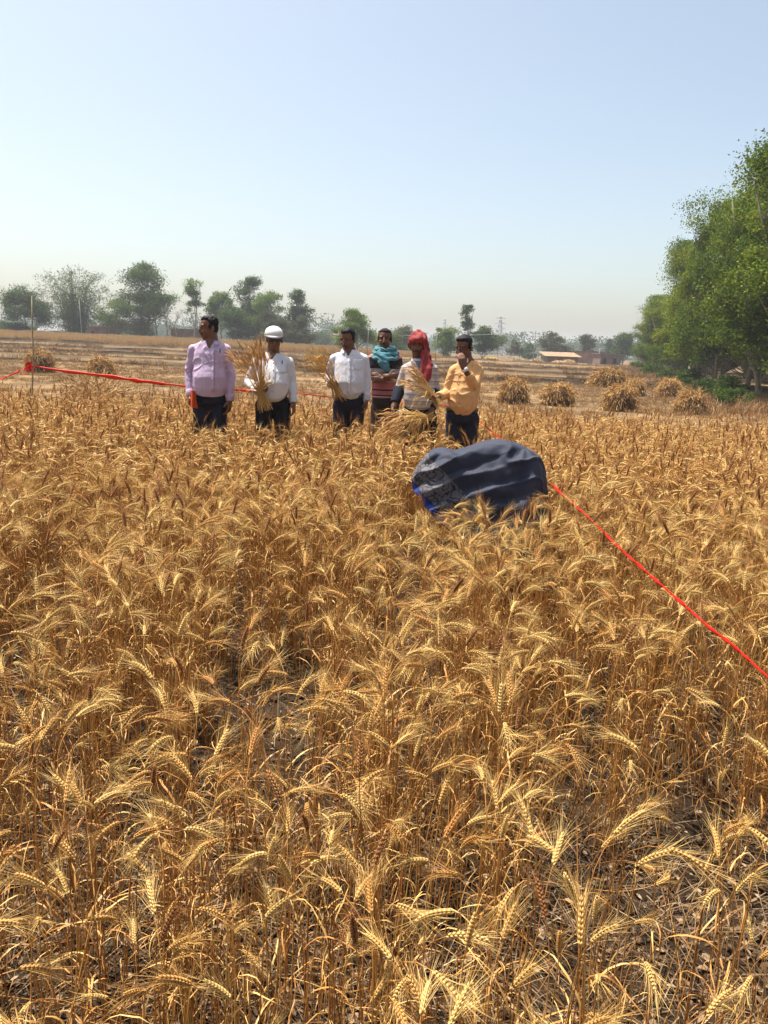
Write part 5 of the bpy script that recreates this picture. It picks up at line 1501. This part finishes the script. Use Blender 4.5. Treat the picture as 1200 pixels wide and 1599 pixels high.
# ------------------------------------------------------------------ reaper bent over under the dark cloth
Y = 4.6
A = lambda px, py, dy=0.0: at(px, py, Y + dy)
base = ground_at(760, Y); L = lambda p: Vector(p) - base
tw = thing('person', 'person bent double in the wheat, covered by a dark blue cloth with a floral end', 'person', base)
mb = MB()
hip = L(A(806, 733)); chest = L(A(722, 738)); hd = L(A(682, 735))
mb.cap(hip, chest, .105, .10, 16); mb.cap(hip + Vector((.03, 0, 0)), hip + Vector((.05, 0, -.05)), .14, .14, 16)
mb.cap(chest, hd, .07, .055); mb.ell(hd - Vector((.01, 0, .02)), (.10, .08, .09))
for s in (-1, 1):
    kn = Vector((hip.x + .04, s * .10, .42)); f = Vector((hip.x + .07, s * .10, .07))
    mb.cap(hip + Vector((.02, s * .08, -.04)), kn, .09, .06); mb.cap(kn, f, .055, .038); mb.cap(f - Vector((-.02, 0, .035)), f + Vector((-.16, 0, -.035)), .036, .03)
    e = chest + Vector((.02, s * .08, -.24)); w_ = Vector((chest.x - .03, s * .08, .34)); mb.cap(chest + Vector((0, s * .07, -.03)), e, .040, .034); mb.cap(e, w_, .036, .026)
    hand(mb, w_, (-.5, -s * .1, -.8), (0, -s, 0), (-1, 0, .5), .9, True)
me, _ = remesh(mb, 'body', [sk2], .008, 4); a_ = me.attributes.new('tint', 'FLOAT', 'POINT'); a_.data.foreach_set('value', np.full(len(me.vertices), .5, np.float32)); add('body', me, tw)

m_sari = bpy.data.materials.new('dark_blue_printed_sari'); m_sari.use_nodes = True
def sarimat(m):
    nt = m.node_tree; N = nt.nodes; Lk = nt.links; b = N['Principled BSDF']; b.inputs['Roughness'].default_value = .7; b.inputs['Specular IOR Level'].default_value = .2
    tc = N.new('ShaderNodeTexCoord'); at_ = N.new('ShaderNodeAttribute'); at_.attribute_name = 'edge'
    def cmp_(v, op='LESS_THAN', inp=None):
        n = N.new('ShaderNodeMath'); n.operation = op; Lk.new(inp or at_.outputs['Fac'], n.inputs[0]); n.inputs[1].default_value = v; return n.outputs[0]
    ns = N.new('ShaderNodeTexNoise'); ns.inputs['Scale'].default_value = 9; Lk.new(tc.outputs['Object'], ns.inputs[0])
    mv = N.new('ShaderNodeVectorMath'); mv.operation = 'MULTIPLY_ADD'; Lk.new(ns.outputs['Color'], mv.inputs[0]); mv.inputs[1].default_value = (.16, .16, .16); Lk.new(tc.outputs['Object'], mv.inputs[2])
    vo = N.new('ShaderNodeTexVoronoi'); vo.feature = 'DISTANCE_TO_EDGE'; vo.inputs['Scale'].default_value = 19; Lk.new(mv.outputs[0], vo.inputs['Vector'])
    vo2 = N.new('ShaderNodeTexVoronoi'); vo2.inputs['Scale'].default_value = 30; Lk.new(mv.outputs[0], vo2.inputs['Vector'])
    ln = cmp_(.055, 'LESS_THAN', vo.outputs['Distance']); pet = cmp_(.22, 'LESS_THAN', vo2.outputs['Distance'])
    def mix(f, a, c):
        n = N.new('ShaderNodeMix'); n.data_type = 'RGBA'; Lk.new(f, n.inputs[0])
        for k, v in ((6, a), (7, c)):
            if isinstance(v, tuple): n.inputs[k].default_value = (*v, 1)
            else: Lk.new(v, n.inputs[k])
        return n.outputs[2]
    flo = mix(ln, (.105, .10, .11), (.022, .024, .036)); flo = mix(pet, flo, (.17, .16, .16))
    base_c = mix(cmp_(.5, 'GREATER_THAN', ns.outputs['Fac']), (.026, .031, .052), (.030, .035, .056))
    c = mix(cmp_(.235), base_c, flo)
    c = mix(cmp_(.066), c, (.016, .03, .14)); c = mix(cmp_(.052), c, (.022, .05, .22)); c = mix(cmp_(.012), c, (.02, .02, .06))
    Lk.new(c, b.inputs['Base Color'])
    bp = N.new('ShaderNodeTexNoise'); bp.inputs['Scale'].default_value = 40; bp.inputs['Detail'].default_value = 4; Lk.new(tc.outputs['Object'], bp.inputs[0])
    bb = N.new('ShaderNodeBump'); bb.inputs['Strength'].default_value = .25; bb.inputs['Distance'].default_value = .006; Lk.new(bp.outputs[0], bb.inputs['Height']); Lk.new(bb.outputs[0], b.inputs['Normal'])
sarimat(m_sari)
def sari():
    """lofted cloth: sections from the left hem to the right, each with top, half depth, bottom"""
    secs = [  # px, ytop, ybottom, half depth (m)
        (643, 752, 757, .03), (648, 738, 766, .07), (656, 722, 774, .11), (665, 711, 784, .14), (676, 704, 795, .16), (688, 702, 806, .165), (700, 705, 816, .155), (712, 708, 822, .15),
        (726, 705, 828, .155), (742, 700, 834, .165), (760, 695, 838, .18), (778, 692, 842, .19), (796, 691, 846, .20), (812, 694, 850, .205), (826, 700, 854, .205), (838, 710, 858, .195), (846, 724, 862, .18), (851, 745, 866, .15), (853, 770, 868, .11), (853.5, 800, 868, .06)]
    vs = []; k = 120; ed = []
    e0 = L(A(643, 757)); e1 = L(A(716, 829)); dl = Vector((e1.x - e0.x, 0, e1.z - e0.z)).normalized(); nl = Vector((-dl.z, 0, dl.x))
    if nl.z < 0: nl = -nl
    # interpolate sections smoothly
    S = np.array(secs, float); n = 150; tt = np.linspace(0, len(secs) - 1, n); Si = np.array([[np.interp(t_, np.arange(len(secs)), S[:, c]) for c in range(4)] for t_ in tt])
    for c in range(4):
        for _ in range(3): Si[1:-1, c] = (Si[:-2, c] + 2 * Si[1:-1, c] + Si[2:, c]) / 4
    for px, yt, yb, dp in Si:
        T = L(A(px, yt)); B = L(A(px, yb)); h = T.z - B.z
        for j in range(k):
            a = -math.pi / 2 + 2 * math.pi * j / k       # around, starting in front
            u = j / k                                    # open bottom: from front hem over the top to the back hem
            s = -1 + 2 * u
            ph = (1 - abs(s))                            # 0 hem, 1 ridge
            z = B.z + h * math.sin(min(1, ph * 1.08) * math.pi / 2) ** .85 if ph < 1 else T.z
            d = dp * math.cos(ph * math.pi / 2) ** .55 * (1 + .18 * (1 - ph))
            y = (-1 if s < 0 else 1) * d
            vs.append(Vector((T.x, y, z)))
    vs = np.array(vs); N_ = len(vs)
    f = [(i * k + j, (i + 1) * k + j, (i + 1) * k + j + 1, i * k + j + 1) for i in range(n - 1) for j in range(k - 1)]
    # folds radiate from the hips down and along the back
    hx, hz = float(hip.x), float(hip.z)
    dx = vs[:, 0] - hx - .03; dz = vs[:, 2] - (hz + .16)
    ang = np.arctan2(dz, dx); rad = np.sqrt(dx ** 2 + dz ** 2)
    left = 1 / (1 + np.exp((dx + .08) / .08))
    def ridge(q): return 1 - 2 * np.abs(np.mod(q, 1) * 2 - 1) ** 1.0
    wv = .35 * vnoise(vs * 3, 8) + .12 * vnoise(vs * 8, 18)
    radial = ridge(ang * 1.25 + wv * 1.3 + rad * .9) * np.clip(rad / .3, .1, 1)
    along = ridge((vs[:, 2] - .22 * dx + .25 * dx ** 2) * 8.5 + wv * 1.6)
    cr = np.clip(1 - np.abs(vnoise(np.column_stack([vs[:, 0] * 4 + wv, vs[:, 1] * 5, vs[:, 2] * 9 - vs[:, 0] * 2]), 21)) * 4, 0, 1)
    rel = .016 * cr + .024 * radial * (1 - left * .75) + .020 * along * left + .012 * vnoise(vs * 7, 11) + .006 * vnoise(vs * 19, 12)
    vs[:, 1] += np.sign(vs[:, 1] + 1e-6) * rel
    vs[:, 2] += rel * .7 * (vs[:, 2] > .3)
    edge = (vs[:, 0] - e0.x) * nl.x + (vs[:, 2] - e0.z) * nl.z + .035
    edge = edge + .008 * vnoise(vs * 6, 13)
    me = new_mesh('sari', vs, f, [m_sari], True, None, {'edge': (edge, 'F')})
    o = add('sari', me, tw); md = o.modifiers.new('t', 'SOLIDIFY'); md.thickness = .004
sari()

# ------------------------------------------------------------------ stick and red tape
m_tape = mat('red_plastic_tape', (.66, .035, .006), .5, .3, trans=.25)
m_rope = mat('red_cord', (.52, .010, .005), .8, .1)
m_cane = mat('bamboo_cane', (.30, .24, .14), .6, .3, noise=(12, .7, 1.2))
Ys = 9.3
sb = ground_at(42, Ys, .05); stp = at(51, 462, Ys)
ts = thing('marker_stick', 'thin bamboo stick standing at the field edge with red tape knotted round it', 'stick', sb)
mb = MB(); D = stp - sb; mb.tube([D * (i / 6) + Vector((.008 * math.sin(i * 2), 0, 0)) for i in range(7)], [.013 - .0009 * i for i in range(7)], 7); stc = mb.build('cane', m_cane, ts)
mb = MB(); kn = at(46.5, 571, Ys) - sb
for i in range(9):
    r = random.Random(i); p = kn + Vector((r.uniform(-.02, .02), r.uniform(-.02, .02), r.uniform(-.07, .05)))
    mb.ribbon([p + Vector((-.03, -.016, -.01)), p + Vector((.0, -.022, .01)), p + Vector((.03, -.016, 0))], .02, (0, 0, 1))
for i in range(6):
    r = random.Random(50 + i); p = kn; d = Vector((r.uniform(-1, .6), r.uniform(-.4, .1), r.uniform(-.9, -.1))); mb.ribbon([p, p + d * .06, p + d * .13 - Vector((0, 0, .03))], [.014, .012, .006], (0, .5, 1))
mb.build('tape_knot', m_rope, ts)
def tape(name, label, pts, widths, m=m_tape, sag=.04, tw=0.0, seed=1, n=40, sides=None):
    """ribbon through world points with sag and twist"""
    r = random.Random(seed); P = []; W = []; S = []
    tot = len(pts) - 1
    for i in range(n * tot + 1):
        t_ = i / n; k = min(tot - 1, int(t_)); f = t_ - k
        p = pts[k].lerp(pts[k + 1], f) - Vector((0, 0, sag * 4 * f * (1 - f))) + Vector((0, 0, .006 * float(vnoise(np.array([[t_ * 5, seed, 9.0]]), 4)[0]))); P.append(p)
        W.append((widths[k] + (widths[k + 1] - widths[k]) * f) * (1 + .45 * float(vnoise(np.array([[t_ * 7, seed, 0.0]]), 3)[0])))
        d = (pts[k + 1] - pts[k]).normalized(); up = Vector((0, 0, 1)); b = d.cross(up).normalized(); a = tw * (t_ + .25 * math.sin(t_ * 9 + seed) + .1 * math.sin(t_ * 31)); S.append(up * math.cos(a) + b * math.sin(a))
    mb = MB(); mb.tube(P, [(w / 2, .0016 + w * .06) for w in W], 6, ref=None)
    vs = []
    for i, (p, w, s) in enumerate(zip(P, W, S)):
        d = (P[min(i + 1, len(P) - 1)] - P[max(0, i - 1)]).normalized(); s = (s - d * s.dot(d)).normalized(); b = d.cross(s)
        for j in range(6): th = 6.283 * j / 6; vs.append(p + s * (w / 2 * math.cos(th)) + b * ((.0022 + w * .05) * math.sin(th)))
    mb.v = [tuple(v) for v in vs]
    o = mb.build(name, m); tag(o, label, 'tape', 'red tape strung round the plot'); return o
K = at(47, 571, Ys); c1 = at(200, 592, 8.9); c2 = at(292, 603, 8.6); c3 = at(372, 609, 8.4); c4 = at(470, 615.5, 8.7); c5 = at(700, 634, 8.9)
tape('red_tape', 'flat red tape running from the thin stick to behind the man in the lilac shirt', [K, c1, c2, c3], [.018, .044, .022, .02], sag=0.004, tw=.25, seed=2)
tape('red_tape', 'thin red tape crossing behind the men in white shirts', [c3, c4, c5], [.026, .016, .018], sag=.005, tw=3, seed=3)
tape('red_tape', 'pale red tape going from the thin stick out of the left edge', [K, at(0, 592, 8.5), at(-160, 660, 7.3)], [.02, .03, .025], sag=.01, tw=5, seed=4)
q0 = at(745, 655, 7.35); q1 = at(852, 748, 4.95)
tape('red_rope', 'twisted red cord running from behind the men down to the right edge of the picture', [c5, q0, at(795, 697, 6.2), q1, at(1010, 893, 2.75), at(1200, 1058, 1.72), at(1500, 1330, 1.05)], [.016, .016, .017, .018, .010, .0085, .008], m_rope, sag=.0, tw=14, seed=5, n=60)

# ------------------------------------------------------------------ haze: the dusty air of the place
def haze():
    mb = MB(); x, y0, y1, z0, z1 = 3100, -100, 3500, -3.0, 26.0
    mb.box((0, (y0 + y1) / 2, (z0 + z1) / 2), (2 * x, y1 - y0, z1 - z0))
    m = bpy.data.materials.new('haze'); m.use_nodes = True; nt = m.node_tree
    for n in list(nt.nodes): nt.nodes.remove(n)
    v = nt.nodes.new('ShaderNodeVolumePrincipled'); v.inputs['Color'].default_value = (.90, .94, 1, 1); v.inputs['Density'].default_value = HAZE
    v.inputs['Anisotropy'].default_value = 0.0
    o = nt.nodes.new('ShaderNodeOutputMaterial'); nt.links.new(v.outputs[0], o.inputs['Volume'])
    ob = mb.build('haze', m, smooth=False); tag(ob, kind='stuff')
haze()
